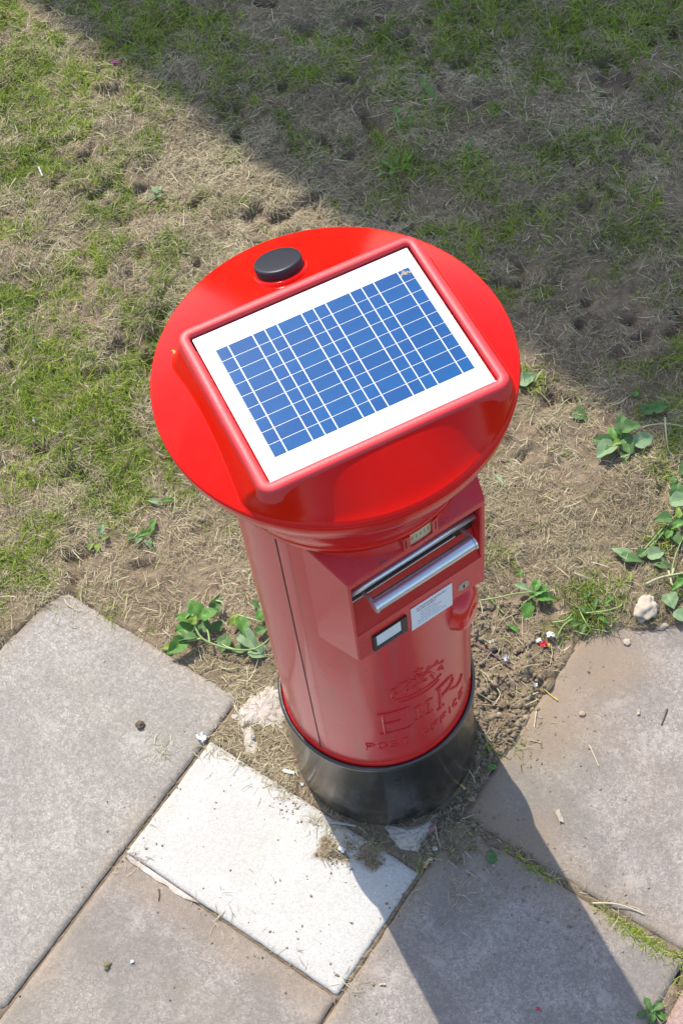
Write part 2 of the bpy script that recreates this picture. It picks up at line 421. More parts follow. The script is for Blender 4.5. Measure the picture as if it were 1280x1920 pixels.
def spill(x, y):
    """soil washed over the slabs, 0..1"""
    a, b = ab(x, y)
    nz = N1(x, y, 9, 3) - 0.5; nf = N2(x, y, 40, 3) - 0.5
    s = smoothstep(-0.01, 0.03, (y - (0.235 - 0.10 * (x - 0.54))) + nz * 0.09 + nf * .03) * (x > 0.2)
    s = np.maximum(s, smoothstep(-0.01, 0.03, (-1.072 - a) + nz * 0.05 + (b + .36) * .28) * (b > -0.42))
    p = G(618, 1592); q = G(700, 1605)
    s = np.maximum(s, smoothstep(0.2, -0.2, np.hypot(x - p.x, y - p.y) / 0.035 - 1 + nf * 2.4 + nz))
    s = np.maximum(s, smoothstep(0.2, -0.2, np.hypot(x - q.x, (y - q.y)) / 0.032 - 1 + nf * 2 + nz) * .9)
    q = G(860, 1570)
    s = np.maximum(s, smoothstep(0.2, -0.2, np.hypot(x - q.x, y - q.y) / 0.05 - 1 + nf * 2.4 + nz))
    q = G(990, 1390)
    s = np.maximum(s, .8 * smoothstep(0.25, -0.25, np.hypot((x - q.x), y - q.y) / 0.045 - 1 + nf * 2.4 + nz))
    return s
def lawn_z(x, y):
    a, b = ab(x, y)
    lump = (N1(x, y, 7, 2) - .5) * 0.030 + (N2(x, y, 22, 3) - .5) * 0.026 + (N3(x, y, 70, 2) - .5) * 0.017
    pit = smoothstep(0.66, 0.80, N4(x, y, 11, 3)) * 0.034
    far = smoothstep(0.1, 0.9, np.hypot(x + .0, y - .0) - .35)
    flat = 0.35 + 0.65 * smoothstep(-0.05, 0.5, b)
    z = -0.004 + lump * flat - pit * far + 0.02 * smoothstep(0.2, 1.0, b)
    # loose dug soil just right of the pillar foot
    q = smoothstep(0.28, 0.05, np.hypot(x - .36, y - .10)) 
    z = z + q * ((N3(x, y, 38, 3) - .5) * 0.045)
    return z
def hz(x, y):
    x = np.asarray(x, float); y = np.asarray(y, float)
    a, b = ab(x, y); d = slab_inside(a, b)
    zl = lawn_z(x, y)
    inpave = smoothstep(-0.030, -0.012, -np.maximum(0, -d)) * (b < 0.97)
    # between slabs the soil lies a little below them
    d2 = np.full(a.shape, 9.0)
    joint = ((b < -0.125) & ((a < -0.38) | (a > 0.275) | (b < -0.26))) | ((a > 0.285) & (b < 0.0)) | ((a > .95) & (a < .98))
    zj = -0.004 + (N3(x, y, 60, 2) - .5) * 0.008
    z = np.where(joint & (d < 0.0), np.minimum(zj, zl + .01), zl)
    under = smoothstep(0.004, 0.014, d)
    z = z * (1 - under) + (-0.04) * under
    s = spill(x, y) * (d > -0.03)
    top = 0.003 + (N3(x, y, 60, 3)) * 0.008
    z = np.where(s > 0.02, z * (1 - s) + np.maximum(top, np.minimum(zl, .03) * .7) * s, z)
    rr = np.hypot(x, y)                                             # soil is firmed down to the pillar foot
    z = np.where(rr < 0.20, -0.03, z)
    return z
def hz1(x, y): return float(hz(np.array([x]), np.array([y]))[0])
def surfs(x, y):
    x = np.asarray(x, float); y = np.asarray(y, float); a, b = ab(x, y); z = hz(x, y)
    return np.where(slab_inside(a, b) > 0.002, np.maximum(z, 0.0), z)
def surf(x, y): return float(surfs(np.array([x]), np.array([y]))[0])

# soil and turf sheet, finely shaped where the photograph looks, in the directions of the paving
na, nb = 420, 450
ga = np.linspace(-3.3, 1.85, na); gb = np.linspace(-2.2, 3.35, nb)
AA, BB = np.meshgrid(ga, gb, indexing='ij'); XX, YY = xy(AA, BB)
ZZ = hz(XX, YY)
idx = np.arange(na * nb).reshape(na, nb)
quads = np.stack([idx[:-1, :-1], idx[1:, :-1], idx[1:, 1:], idx[:-1, 1:]], -1).reshape(-1, 4)
me = npmesh('ground', np.stack([XX, YY, ZZ], -1).reshape(-1, 3), quads.ravel(), np.full(len(quads), 4))
ground = obj('ground', me, M_ground, smooth=True); tag(ground, kind='structure')
# the rest of the ground out to the horizon: a ring whose hole the near sheet fills
Vg = []; Fg = []
ho = [xy(a, b) for a, b in ((-3.28, -2.18), (1.83, -2.18), (1.83, 3.33), (-3.28, 3.33))]
for x, y in ho: Vg.append((x, y, -0.02))
for x, y in ho:
    v = Vector((x, y)).normalized(); Vg.append((v.x * 6, v.y * 6, 0.0))
for x, y in ho:
    v = Vector((x, y)).normalized(); Vg.append((v.x * 300, v.y * 300, 0.0))
for i in range(4):
    j = (i + 1) % 4
    Fg += [(i, 4 + i, 4 + j, j), (4 + i, 8 + i, 8 + j, 4 + j)]
o = obj('distant_ground', bm_from(Vg, Fg), M_far); tag(o, kind='structure')

# ------------------------------------------------------------------ paving slabs
pave = empty('pavement', (0, 0, 0)); tag(pave, kind='structure')
def slab(a0, a1, b0, b1, mat, name='paving_slab', label=None, th=0.05, seed=0, tilt=0.0, step=0.016):
    n = max(4, int((a1 - a0) / step)); k = max(4, int((b1 - b0) / step))
    ua = np.linspace(a0, a1, n); ub = np.linspace(b0, b1, k)
    ca, cb = (a0 + a1) / 2, (b0 + b1) / 2
    V = []; F = []; soil = []
    GA, GB = np.meshgrid(ua, ub, indexing='ij'); SPL = spill(*xy(GA, GB))
    for i, a in enumerate(ua):
        for j, b_ in enumerate(ub):
            e = min(a - a0, a1 - a, b_ - b0, b1 - b_)
            jx = (mn.noise(Vector((a * 14, b_ * 14, seed))) * 0.0035 + mn.noise(Vector((a * 60, b_ * 60, seed + 3))) * 0.0018)
            aa, bb = a, b_
            chip = 0
            if e < 1e-6:
                if i == 0: aa += abs(jx)
                if i == n - 1: aa -= abs(jx)
                if j == 0: bb += abs(jx)
                if j == k - 1: bb -= abs(jx)
                chip = 0.003 + 0.004 * max(0, mn.noise(Vector((a * 25, b_ * 25, seed + 8))))
            z = -chip + 0.0008 * mn.noise(Vector((a * 9, b_ * 9, seed + 5))) + tilt * (a - ca)
            V.append((aa - ca, bb - cb, z))
            xw, yw = xy(a, b_); 
            s = float(SPL[i, j])
            s2 = 0.0
            if 0.28 < a < 1.0 and -0.08 < b_ < 0.95:      # washed soil on the slab beside the dug corner
                s2 = float(smoothstep(0.30, 0.0, a - 0.29 + 0.25 * (mn.noise(Vector((a * 5, b_ * 5, 2))))) ) * .9
            if 0.28 < a < 1.0 and -0.4 < b_ < -0.08: s2 = max(0, 0.65 * (1 - (a - .29) / .3)) * max(0, min(1, (b_ + .33) / .2))
            if -0.42 < a < .3 and -0.66 > b_ > -0.9: s2 = .5 * max(0, 1 - (-0.65 - b_) / .1)
            soil.append(max(s, s2, 0))
    for i in range(n - 1):
        for j in range(k - 1):
            F.append((i * k + j, (i + 1) * k + j, (i + 1) * k + j + 1, i * k + j + 1))
    ring = [i * k for i in range(n)] + [(n - 1) * k + j for j in range(1, k)] + [i * k + k - 1 for i in range(n - 2, -1, -1)] + [j for j in range(k - 2, 0, -1)]
    o0 = len(V)
    for r in ring: V.append((V[r][0], V[r][1], -th)); soil.append(.6)
    for q in range(len(ring)):
        w_ = (q + 1) % len(ring); F.append((ring[q], o0 + q, o0 + w_, ring[w_]))
    F.append(tuple(range(o0, len(V))))
    me = pydata(name, V, F)
    at = me.attributes.new('soil', 'FLOAT', 'POINT'); at.data.foreach_set('value', np.array(soil, np.float32))
    me.polygons.foreach_set('use_smooth', [i < (n - 1) * (k - 1) for i in range(len(me.polygons))])
    o = obj(name, me, mat, pave)
    x, y = xy(ca, cb); o.location = (x, y, 0); o.rotation_euler = (0, 0, math.atan2(A[1], A[0]))
    if label: o['label'] = label
    return o
for i, s in enumerate(SLABS):
    if i == 1: slab(*s, M_slabw, label='new pale concrete slab, half width', seed=i, step=.008)
    else: slab(*s, M_slab2 if i in (2, 3, 4) else M_slab, seed=i * 3.3)
for i, s in enumerate(BRICKS): slab(*s, M_brick, name='paver', seed=40 + i)
# cracked cement fillet along the lower edge of the pale slab
Vs = []; Fs = []
K = 40
for i in range(K + 1):
    a = -0.386 + 0.235 * i / K
    wdt = 0.013 + 0.006 * mn.noise(Vector((a * 30, 0, 1))) 
    if i > K * .8: wdt *= (K - i) / (K * .2) + .15
    for j, (f, z) in enumerate(((0, 0.0015), (.55, 0.0025 + .0015 * mn.noise(Vector((a * 60, 3, 1)))), (1, 0.0003))):
        x, y = xy(a, -0.6385 - wdt * f); Vs.append((x, y, z))
for i in range(K):
    for j in range(2): Fs.append((i * 3 + j, i * 3 + j + 1, i * 3 + j + 4, i * 3 + j + 3))
o = obj('cement_fillet', bm_from(Vs, Fs), M_mortar, pave, True)

def mortar_patch(poly, label, h=0.006, seed=0, hole=None):
    """irregular lump of mortar from an outline of world points"""
    n = 26; V = []; F = []
    cx = sum(p[0] for p in poly) / len(poly); cy = sum(p[1] for p in poly) / len(poly)
    out = []
    L = len(poly)
    for i in range(72):
        t = i / 72 * L; k = int(t); f = t - k; p, q = poly[k], poly[(k + 1) % L]
        x, y = p[0] + (q[0] - p[0]) * f, p[1] + (q[1] - p[1]) * f
        r = 1 + 0.16 * mn.noise(Vector((x * 40, y * 40, seed))) + 0.12 * mn.noise(Vector((x * 110, y * 110, seed)))
        out.append((cx + (x - cx) * r, cy + (y - cy) * r))
    rings = 10
    for k in range(rings + 1):
        f = 1 - k / rings
        for (x, y) in out:
            px, py = cx + (x - cx) * f, cy + (y - cy) * f
            zz = max(-0.006, hz1(px, py)) if k else hz1(px, py) - .004
            top = h * (1 - f ** 5) + 0.003 * mn.noise(Vector((px * 60, py * 60, seed))) + .002 * mn.noise(Vector((px * 160, py * 160, seed)))
            V.append((px - cx, py - cy, min(zz, .0) * .6 - .006 + (h + .006) * (1 - f ** 2.2) + 0.003 * mn.noise(Vector((px * 50, py * 50, seed))) + .0022 * mn.noise(Vector((px * 150, py * 150, seed)))))
    for k in range(rings):
        for i in range(72):
            j = (i + 1) % 72; F.append((k * 72 + i, k * 72 + j, (k + 1) * 72 + j, (k + 1) * 72 + i))
    me = pydata('mortar_patch', V, F)
    o = obj('mortar_patch', me, M_mortar, None, True, (cx, cy, 0)); tag(o, label, 'mortar'); return o
def PG(*l): return [tuple(G(x, y)[:2]) for x, y in l]
mortar_patch(PG((440, 1318), (470, 1296), (500, 1280), (540, 1276), (550, 1330), (545, 1368), (500, 1372), (470, 1360), (440, 1372), (418, 1352)), 'pinkish pale mortar patch left of the pillar foot, at the big grey slab corner', .007, 1)
mortar_patch(PG((450, 1362), (470, 1352), (482, 1380), (487, 1400), (482, 1422), (460, 1418), (455, 1390)), 'narrow strip of pale mortar between the left slab corner and the new pale slab', .006, 7)
mortar_patch(PG((722, 1545), (770, 1548), (818, 1532), (828, 1550), (800, 1572), (782, 1598), (745, 1592), (724, 1568)), 'greyish white mortar lump in front of the black pillar foot, in shadow', .009, 4)

# ------------------------------------------------------------------ the letter box
PSI = R(27.0)
pb = empty('pillar_box', (0, 0, 0), PSI)
tag(pb, 'red pillar box with solar panel lid and steel handled parcel drawer', 'postbox')
# black foot
V, F = lathe([(0.246, -0.06), (0.2435, 0.05), (0.242, 0.365), (0.2455, 0.372), (0.247, 0.381), (0.2445, 0.389), (0.240, 0.3925), (0.237, 0.389), (0.235, 0.384)], 128)
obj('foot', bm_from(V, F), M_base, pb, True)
V, F = lathe([(0.2362, 0.380), (0.2358, 0.3915), (0.2325, 0.398), (0.2312, 0.403)], 128)
obj('foot_bead', bm_from(V, F), M_letter, pb, True)
# cast body
bz = [0.37, 1.0, 1.195, 1.378, 1.47]
V, F = lathe([(0.2315, z) for z in bz], 160)
F = [f for q, f in enumerate(F) if not (q % 4 == 2 and min(q // 4, 159 - q // 4) < 17)]   # opening behind the drawer
obj('body', bm_from(V, F), M_body, pb, True)
def cyl(ang, z, r): a = R(ang); return Vector((r * math.sin(a), -r * math.cos(a), z))
# long seam of the door on the left side
S = [(-68.2 - 1.6 * (1.47 - z) / 1.06, z) for z in np.linspace(1.465, 0.408, 24)]
V = []; F = []
for k, (an, z) in enumerate(S):
    wd = 0.35 + 0.12 * mn.noise(Vector((0, 0, z * 20)))
    if z < .45: wd += .5
    V += [cyl(an - wd, z, 0.2321), cyl(an + wd, z, 0.2321)]
for k in range(len(S) - 1): F.append((2 * k, 2 * k + 1, 2 * k + 3, 2 * k + 2))
obj('door_seam', bm_from(V, F), M_seam, pb)
# thin raised lip beside the seam
V = []; F = []
for k, (an, z) in enumerate(S): V += [cyl(an + .5, z, 0.2317), cyl(an + .9, z, 0.2332), cyl(an + 6.5, z, 0.2317)]
for k in range(len(S) - 1):
    F += [(3 * k, 3 * k + 1, 3 * k + 4, 3 * k + 3), (3 * k + 1, 3 * k + 2, 3 * k + 5, 3 * k + 4)]
obj('door_lip', bm_from(V, F), M_body, pb, True)
# hinge plate, right
V = []; F = []
zs = [0.50, 0.506, 0.512, 1.30]; prof = [(37.0, .2312), (38.2, .238), (41, .2415), (66, .2415), (70, .2312)]
for z in zs:
    for an, r in prof: V.append(cyl(an, z, .2312 if z == .50 else (r if z != .506 else (r + .2312) / 2 + .001)))
for i in range(len(zs) - 1):
    for j in range(4): F.append((i * 5 + j, i * 5 + j + 1, i * 5 + j + 6, i * 5 + j + 5))
obj('hinge_plate', bm_from(V, F), M_body, pb, True)

# parcel drawer hood: angular housing with a recess
XL, XR, YF, ZB, ZT = -0.156, 0.158, -0.2345, 1.080, 1.404
rl, rr_, rb, rt = -0.1505, 0.1475, 1.190, 1.384
V = [(XL, YF, ZB), (XR, YF, ZB), (XR, YF, ZT), (XL, YF, ZT),            # 0-3 front outer
     (rl, YF, rb), (rr_, YF, rb), (rr_, YF, rt), (rl, YF, rt),          # 4-7 recess mouth
     (rl, -0.196, 1.19), (rr_, -0.196, 1.19), (rr_, -0.196, rt + .004), (rl, -0.196, rt + .004),   # 8-11 recess back
     (-0.193, -0.120, ZB - .012), (0.193, -0.120, ZB - .012), (0.193, -0.120, 1.462), (-0.193, -0.120, 1.462)]  # 12-15 back at the body
F = [(0, 1, 5, 4), (1, 2, 6, 5), (2, 3, 7, 6), (3, 0, 4, 7),
     (4, 5, 9, 8), (5, 6, 10, 9), (6, 7, 11, 10), (7, 4, 8, 11), (8, 9, 10, 11),
     (0, 3, 15, 12), (1, 13, 14, 2), (3, 2, 14, 15), (0, 12, 13, 1)]
bm = bmesh.new(); vs = [bm.verts.new(v) for v in V]
for f in F: bm.faces.new([vs[i] for i in f])
bm.edges.ensure_lookup_table()
def ed(i, j): return bm.edges.get((vs[i], vs[j]))
bmesh.ops.bevel(bm, geom=[ed(*e) for e in ((0, 1), (1, 2), (2, 3), (3, 0), (0, 12), (3, 15), (2, 14), (1, 13), (4, 5), (5, 6), (6, 7), (7, 4))], offset=0.0022, segments=3, affect='EDGES')
bmesh.ops.recalc_face_normals(bm, faces=bm.faces)
hood = obj('parcel_hood', bm, M_pouch, pb)
# drawer flap leaning back into the recess
V = [(rl + .001, -0.2330, 1.188), (rr_ - .001, -0.2330, 1.188), (rr_ - .001, -0.2075, 1.274), (rl + .001, -0.2075, 1.274),
     (rl + .001, -0.2290, 1.188), (rr_ - .001, -0.2290, 1.188), (rr_ - .001, -0.2035, 1.274), (rl + .001, -0.2035, 1.274)]
F = [(0, 1, 2, 3), (7, 6, 5, 4), (0, 4, 5, 1), (3, 2, 6, 7), (0, 3, 7, 4), (1, 5, 6, 2)]
obj('drawer_flap', bm_from(V, F, .001), M_flap, pb)
o = obj('flap_edge', box(bmesh.new(), rl + .002, 0.105, -0.2095, -0.2062, 1.2805, 1.2845), M_steel, pb)
o = obj('posting_slot', box(bmesh.new(), rl + .002, rr_ - .002, -0.2060, -0.1965, 1.2745, 1.322), M_recess, pb)
V, F = tube([(rl + .004, -0.218, 1.336), (rr_ - .004, -0.218, 1.336)], 0.0068, 20)
o = obj('roller', bm_from(V, F), M_steel, pb); 
for p_ in o.data.polygons: p_.use_smooth = len(p_.vertices) == 4
# handle
V, F = tube([(-0.1140, -0.252, 1.309), (0.1140, -0.252, 1.309)], 0.0142, 32)
hb = obj('handle_bar', bm_from(V, F, .0012, 2), M_steel, pb)
for p_ in hb.data.polygons: p_.use_smooth = True
hb.data.set_sharp_from_angle(angle=R(40))
for x in (-0.1182, 0.1142):
    V = []; F = []
    prof = [(-0.2065, 1.294), (-0.2065, 1.310)] + [(-0.252 + 0.0160 * math.cos(R(t)), 1.309 + 0.0160 * math.sin(R(t))) for t in range(60, 331, 18)]
    for xx in (x, x + .004): V += [(xx, y, z) for y, z in prof]
    n = len(prof); F = [tuple(range(n)), tuple(reversed(range(n, 2 * n)))] + [(i, (i + 1) % n, n + (i + 1) % n, n + i) for i in range(n)]
    obj('handle_arm', bm_from(V, F), M_steel, hb)
# notice sticker and its faint print
st = obj('notice_sticker', box(bmesh.new(), -0.027, 0.075, -0.2362, -0.2352, 1.068, 1.163), M_sticker, pb)
def printrun(parent, mat, x0, x1, z, h, seed, y=-0.2366, name='printed_line'):
    rd = random.Random(seed); bm = bmesh.new(); x = x0
    while x < x1:
        wd = rd.uniform(.0035, .010)
        x2 = x
        while x2 < min(x + wd, x1):
            hh = h * rd.uniform(.55, 1); box(bm, x2, x2 + .0009, y, y + .0003, z - hh / 2, z + hh / 2); x2 += .0015
            if rd.random() < .5: box(bm, x2 - .0012, x2 + .0003, y, y + .0003, z - .0004, z + .0004)
        x += wd + .0022
    return obj(name, bm, mat, parent)
printrun(st, M_printred, -0.012, 0.060, 1.149, .006, 1); printrun(st, M_printred, -0.012, 0.034, 1.139, .0055, 2)
for k, (x0, x1) in enumerate(((-.004, .03), (-.004, .048), (-.004, .040), (-.012, .05), (-.012, .06))): printrun(st, M_printgrey, x0, x1, 1.126 - .0105 * k, .004, 5 + k)
# tariff window
wf = bmesh.new()
box(wf, -0.121, -0.113, -0.2395, -0.234, 1.090, 1.154, .0008); box(wf, -0.053, -0.038, -0.2395, -0.234, 1.090, 1.154, .0008)
box(wf, -0.1128, -0.0532, -0.2393, -0.234, 1.090, 1.104, .0008); box(wf, -0.1128, -0.0532, -0.2393, -0.234, 1.150, 1.154, .0008)
wf = obj('collection_window', wf, M_black, pb)
obj('window_pane', box(bmesh.new(), -0.1128, -0.0532, -0.2375, -0.2352, 1.104, 1.150), M_glass, wf)
# lock
V, F = lathe([(0.0001, 0.0025), (0.011, 0.0025), (0.0135, 0.0018), (0.0142, 0.0)], 28)
V = [(x + .104, -0.2346 - z, -y + 1.117) for x, y, z in V]
obj('lock', bm_from(V, F), M_dull, pb)
bm = box(bmesh.new(), .102, .1055, -0.2376, -0.2372, 1.110, 1.124); obj('keyway', bm, M_recess, pb)
# swinging keyhole cover: a domed rounded flap standing off the body
V = []; F = []; NR, NA = 9, 40
for k in range(NR + 1):
    f = k / NR
    for i in range(NA):
        t = 2 * math.pi * i / NA
        rx = 0.050; rz = 0.060
        ex = f * rx * math.copysign(abs(math.cos(t)) ** .9, math.cos(t)); ez = f * rz * math.sin(t)
        ex += 0.010 * f * math.sin(t)
        bulge = 0.030 * (1 - max(0, (f - .55) / .45) ** 2) ** .8 if f > .55 else 0.030 - 0.004 * math.cos(f / .55 * math.pi / 2)
        a_ = 32.0 + math.degrees(ex / .232); V.append(cyl(a_, .946 + ez, .2305 + bulge + .006 * (1 - f) * (1 if math.sin(t) < 0 else .4)))
for k in range(NR):
    for i in range(NA):
        j = (i + 1) % NA; F.append((k * NA + i, (k + 1) * NA + i, (k + 1) * NA + j, k * NA + j))
obj('keyhole_cover', bm_from(V, F), M_cover, pb, True)

# raised cipher and lettering, bent round the body
def relief(strokes, rad, zs=1.0, name='letter', parent=pb, r0=0.2306):
    parts = []
    for s in strokes:
        pts = []
        for (an, z) in s: pts.append((an, z))
        # densify
        dn = [pts[0]]
        for p_, q_ in zip(pts, pts[1:]):
            m_ = max(1, int(max(abs(q_[0] - p_[0]) / 1.5, abs(q_[1] - p_[1]) / .006)))
            for k in range(1, m_ + 1): dn.append((p_[0] + (q_[0] - p_[0]) * k / m_, p_[1] + (q_[1] - p_[1]) * k / m_))
        parts.append(tube([cyl(a_, z, r0 + rad * .35) for a_, z in dn], rad, 8))
    V, F = merge(parts)
    return obj(name, bm_from(V, F), M_letter, parent, True)
def arc(ca, cz, ra, rz, t0, t1, n=10): return [(ca + ra * math.cos(R(t0 + (t1 - t0) * k / n)), cz + rz * math.sin(R(t0 + (t1 - t0) * k / n))) for k in range(n + 1)]
# E
relief([[(-27, .578), (-27, .690)], [(-30, .690), (-11.5, .690), (-11.5, .682)], [(-27, .634), (-18, .634), (-18, .640)], [(-30, .578), (-11, .578), (-11, .588)]], .0038, name='cipher_letter')
# II
for c_ in (-6.5, 1.0):
    relief([[(c_, .600), (c_, .668)], [(c_ - 2.4, .668), (c_ + 2.4, .668)], [(c_ - 2.4, .600), (c_ + 2.4, .600)]], .0034, name='cipher_numeral')
# R
relief([[(9, .578), (9, .692)], [(6.5, .692), (14, .692)] + arc(14, .665, 7, .027, 90, -90, 12) + [(9, .636)], [(14, .638), (19, .612), (24, .590), (29, .588), (31, .602)]], .0038, name='cipher_letter')
relief([[(6.5, .578), (12, .578)]], .0036, name='cipher_serif')
# crown: band, arches, cross and bead row
cs = [arc(-4, .738, 14, .012, 200, 340, 14), arc(-4, .757, 16, .012, 200, 340, 14), arc(-12, .778, 8.5, .050, 190, 15, 14), arc(4, .778, 8.5, .050, -10, 165, 14),
      arc(-8.5, .775, 4.5, .040, 190, 30, 12), arc(.5, .775, 4.5, .040, -10, 150, 12), [(-4, .76), (-4, .815)], arc(-4, .826, 2.2, .011, 0, 360, 12), [(-4, .838), (-4, .866)], [(-7, .853), (-1, .853)]]
relief(cs, .0028, name='cipher_crown')
relief([arc(x, .786, 1.3, .006, 0, 360, 8) for x in (-18, -12, -7.5, -.5, 4.5, 10)] + [arc(-12 + 9.5 * math.cos(R(q)), .778 + .060 * math.sin(R(q)), 1.0, .0045, 0, 360, 8) for q in (150, 115, 80, 45)] + [arc(4 + 9.5 * math.cos(R(q)), .778 + .060 * math.sin(R(q)), 1.0, .0045, 0, 360, 8) for q in (135, 100, 65, 30)], .0022, name='crown_jewels')
def L(ch, c_, z0, h=.033, w=4.6):
    x0, x1, z1, zm = c_ - w / 2, c_ + w / 2, z0 + h, z0 + h / 2
    D = {'P': [[(x0, z0), (x0, z1), (x1 - 1, z1), (x1, z1 - h * .25), (x1 - 1, zm), (x0, zm)]],
         'O': [arc(c_, zm, w / 2, h / 2, 0, 360, 14)],
         'S': [arc(c_, z0 + .75 * h, w / 2, h / 4, 30, 270, 10) + arc(c_, z0 + .25 * h, w / 2, h / 4, 90, -150, 10)[1:]],
         'T': [[(x0, z1), (x1, z1)], [(c_, z0), (c_, z1)]],
         'F': [[(x0, z0), (x0, z1), (x1, z1)], [(x0, zm), (x1 - 1, zm)]],
         'I': [[(c_, z0), (c_, z1)]],
         'C': [arc(c_, zm, w / 2, h / 2, 50, 310, 12)],
         'E': [[(x1, z0), (x0, z0), (x0, z1), (x1, z1)], [(x0, zm), (x1 - 1, zm)]]}[ch]
    relief(D, .0028, name='raised_letter')
for ch, c_ in zip('POST', (-36.5, -29.5, -22.5, -15.5)): L(ch, c_, .490)
for ch, c_ in zip('OFFICE', (-2.5, 4.5, 11.3, 16.8, 22.5, 29.5)): L(ch, c_, .492)

# lid: ogee underside, rolled rim, slightly domed top with the panel's fairing
lid_yaw = R(18.65) - PSI
pcx, pcy = 0.0145, -0.0406
prof = [(0.236, 1.462), (0.2445, 1.466), (0.2455, 1.484), (0.2425, 1.489), (0.250, 1.494), (0.2545, 1.504), (0.258, 1.520), (0.266, 1.546), (0.281, 1.580), (0.300, 1.614), (0.316, 1.645), (0.3255, 1.672), (0.3285, 1.688)]
NAZ = 640
ca, sa = math.cos(-PSI), math.sin(-PSI)
pc = (pcx * ca - pcy * sa, pcx * sa + pcy * ca)
def sdrr(x, y, hx, hy, rad):
    c, s = math.cos(-lid_yaw), math.sin(-lid_yaw)
    dx, dy = x - pc[0], y - pc[1]; u = dx * c - dy * s; v = dx * s + dy * c
    qx, qy = abs(u) - hx + rad, abs(v) - hy + rad
    return math.hypot(max(qx, 0), max(qy, 0)) + min(max(qx, qy), 0) - rad
FHX, FHY = 0.2345, 0.1880
V = []; F = []
rings = [(r, z, 0) for r, z in prof[:-1]] + [(0.3272, 1.685, 0), (0.3283, 1.6925, 0), (0.3280, 1.6968, 0), (0.3262, 1.6992, 0), (0.3235, 1.7006, 0)]
rs = [0.321 - .0025 * k for k in range(62)] + [.155, .13, .10, .06, .03]
DOME = 0.086
def dome(r): return 1.7006 + DOME * (1 - (r / .3235) ** 2) * (1 - .12 * (r / .3235) ** 2)
def lid_z(x, y):
    r = math.hypot(x, y); d = sdrr(x, y, FHX, FHY, .028)
    cu, su = math.cos(-lid_yaw), math.sin(-lid_yaw); u = (x - pc[0]) * cu - (y - pc[1]) * su; v = (x - pc[0]) * su + (y - pc[1]) * cu
    front = float(smoothstep(-FHY + .05, -FHY - .01, v)) * float(smoothstep(.27, .19, abs(u)))
    z = 1.7006 + (dome(r) - 1.7006) * (1 - .8 * front)
    dd = max(d + .004, 0); rd_ = max(.3235 - r, 0)
    pl = (1.7740 - dd * 1.6 - (dd / .02) ** 2 * .010) * (1 - front) + (1.7006 + .0760 * rd_ / (rd_ + dd + 1e-6)) * front
    if d < -.02: return 1.7625
    k = .006 + .010 * front                                           # smooth union of dome and the panel's plinth
    h = min(max(.5 + .5 * (pl - z) / k, 0), 1); zz = z + (pl - z) * h + k * h * (1 - h)
    if d < 0: zz = min(zz, 1.7765)
    e = float(smoothstep(.3235, .311, r))
    return 1.7006 + (zz - 1.7006) * (e + (1 - e) * front if pl > z else 1) if zz > 1.7006 else 1.7006
for r, z, _ in rings:
    for i in range(NAZ):
        a_ = 2 * math.pi * i / NAZ; V.append((r * math.sin(a_), -r * math.cos(a_), z))
for r in rs:
    for i in range(NAZ):
        a_ = 2 * math.pi * i / NAZ; x, y = r * math.sin(a_), -r * math.cos(a_); V.append((x, y, lid_z(x, y)))
V.append((0, 0, 1.7625))
nr = len(rings) + len(rs)
for k in range(nr - 1):
    for i in range(NAZ):
        j = (i + 1) % NAZ; F.append((k * NAZ + i, k * NAZ + j, (k + 1) * NAZ + j, (k + 1) * NAZ + i))
for i in range(NAZ): F.append(((nr - 1) * NAZ + i, (nr - 1) * NAZ + (i + 1) % NAZ, nr * NAZ))
lid = obj('lid', bm_from(V, F), M_lid, pb, True)

# things on the lid are laid out in the panel's own axes
def rrect(hx, hy, rad, n=8):
    P = []
    for cx_, cy_, a0 in ((hx - rad, hy - rad, 0), (-hx + rad, hy - rad, 90), (-hx + rad, -hy + rad, 180), (hx - rad, -hy + rad, 270)):
        for k in range(n + 1):
            a_ = R(a0 + 90 * k / n); P.append((cx_ + rad * math.cos(a_), cy_ + rad * math.sin(a_)))
    return P
def place_on_lid(o, z=0):
    o.location = (pc[0], pc[1], z); o.rotation_euler = (0, 0, lid_yaw); return o
TX, TY = 0.022, 0.030        # the panel leans a little
fr = [(-0.0040, 1.752, .029), (-0.0015, 1.766, .027), (0.0, 1.7760, .026), (0.0018, 1.7805, .024), (0.0048, 1.7826, .021), (0.0105, 1.7832, .016), (0.0165, 1.7830, .011), (0.0193, 1.7815, .008), (0.0204, 1.778, .007), (0.0208, 1.762, .0065)]
V = []; F = []
for off, z, rad in fr:
    for x, y in rrect(FHX - off, FHY - off, rad): V.append((x, y, z + TY * .6 * y))
n = 36
for k in range(len(fr) - 1):
    for i in range(n):
        j = (i + 1) % n; F.append((k * n + i, k * n + j, (k + 1) * n + j, (k + 1) * n + i))
place_on_lid(obj('panel_frame', bm_from(V, F), M_frame, pb, True))
PZ = 1.7750
panel = empty('solar_panel', (pc[0], pc[1], PZ), 0, pb); panel.rotation_euler = (R(1.2), 0, lid_yaw)
bs = box(bmesh.new(), -0.2100, 0.2100, -0.1645, 0.1645, -0.006, 0.0, .0008)
obj('backing_sheet', bs, M_white, panel)
cx0, cx1, cy0, cy1 = -0.1840, 0.1925, -0.1240, 0.1235
cw = (cx1 - cx0) / 4; chh = (cy1 - cy0) / 9; gap = 0.0019
cellme = None
for i in range(4):
    for j in range(9):
        if cellme is None:
            bm = box(bmesh.new(), -cw / 2 + gap / 2, cw / 2 - gap / 2, -chh / 2 + gap / 2, chh / 2 - gap / 2, 0, 0.0007)
            cell = obj('solar_cell', bm, M_cell, panel); cellme = cell.data
        else:
            cell = bpy.data.objects.new('solar_cell', cellme); C.objects.link(cell); cell.parent = panel
        cell.location = (cx0 + cw * (i + .5), cy0 + chh * (j + .5), 0)
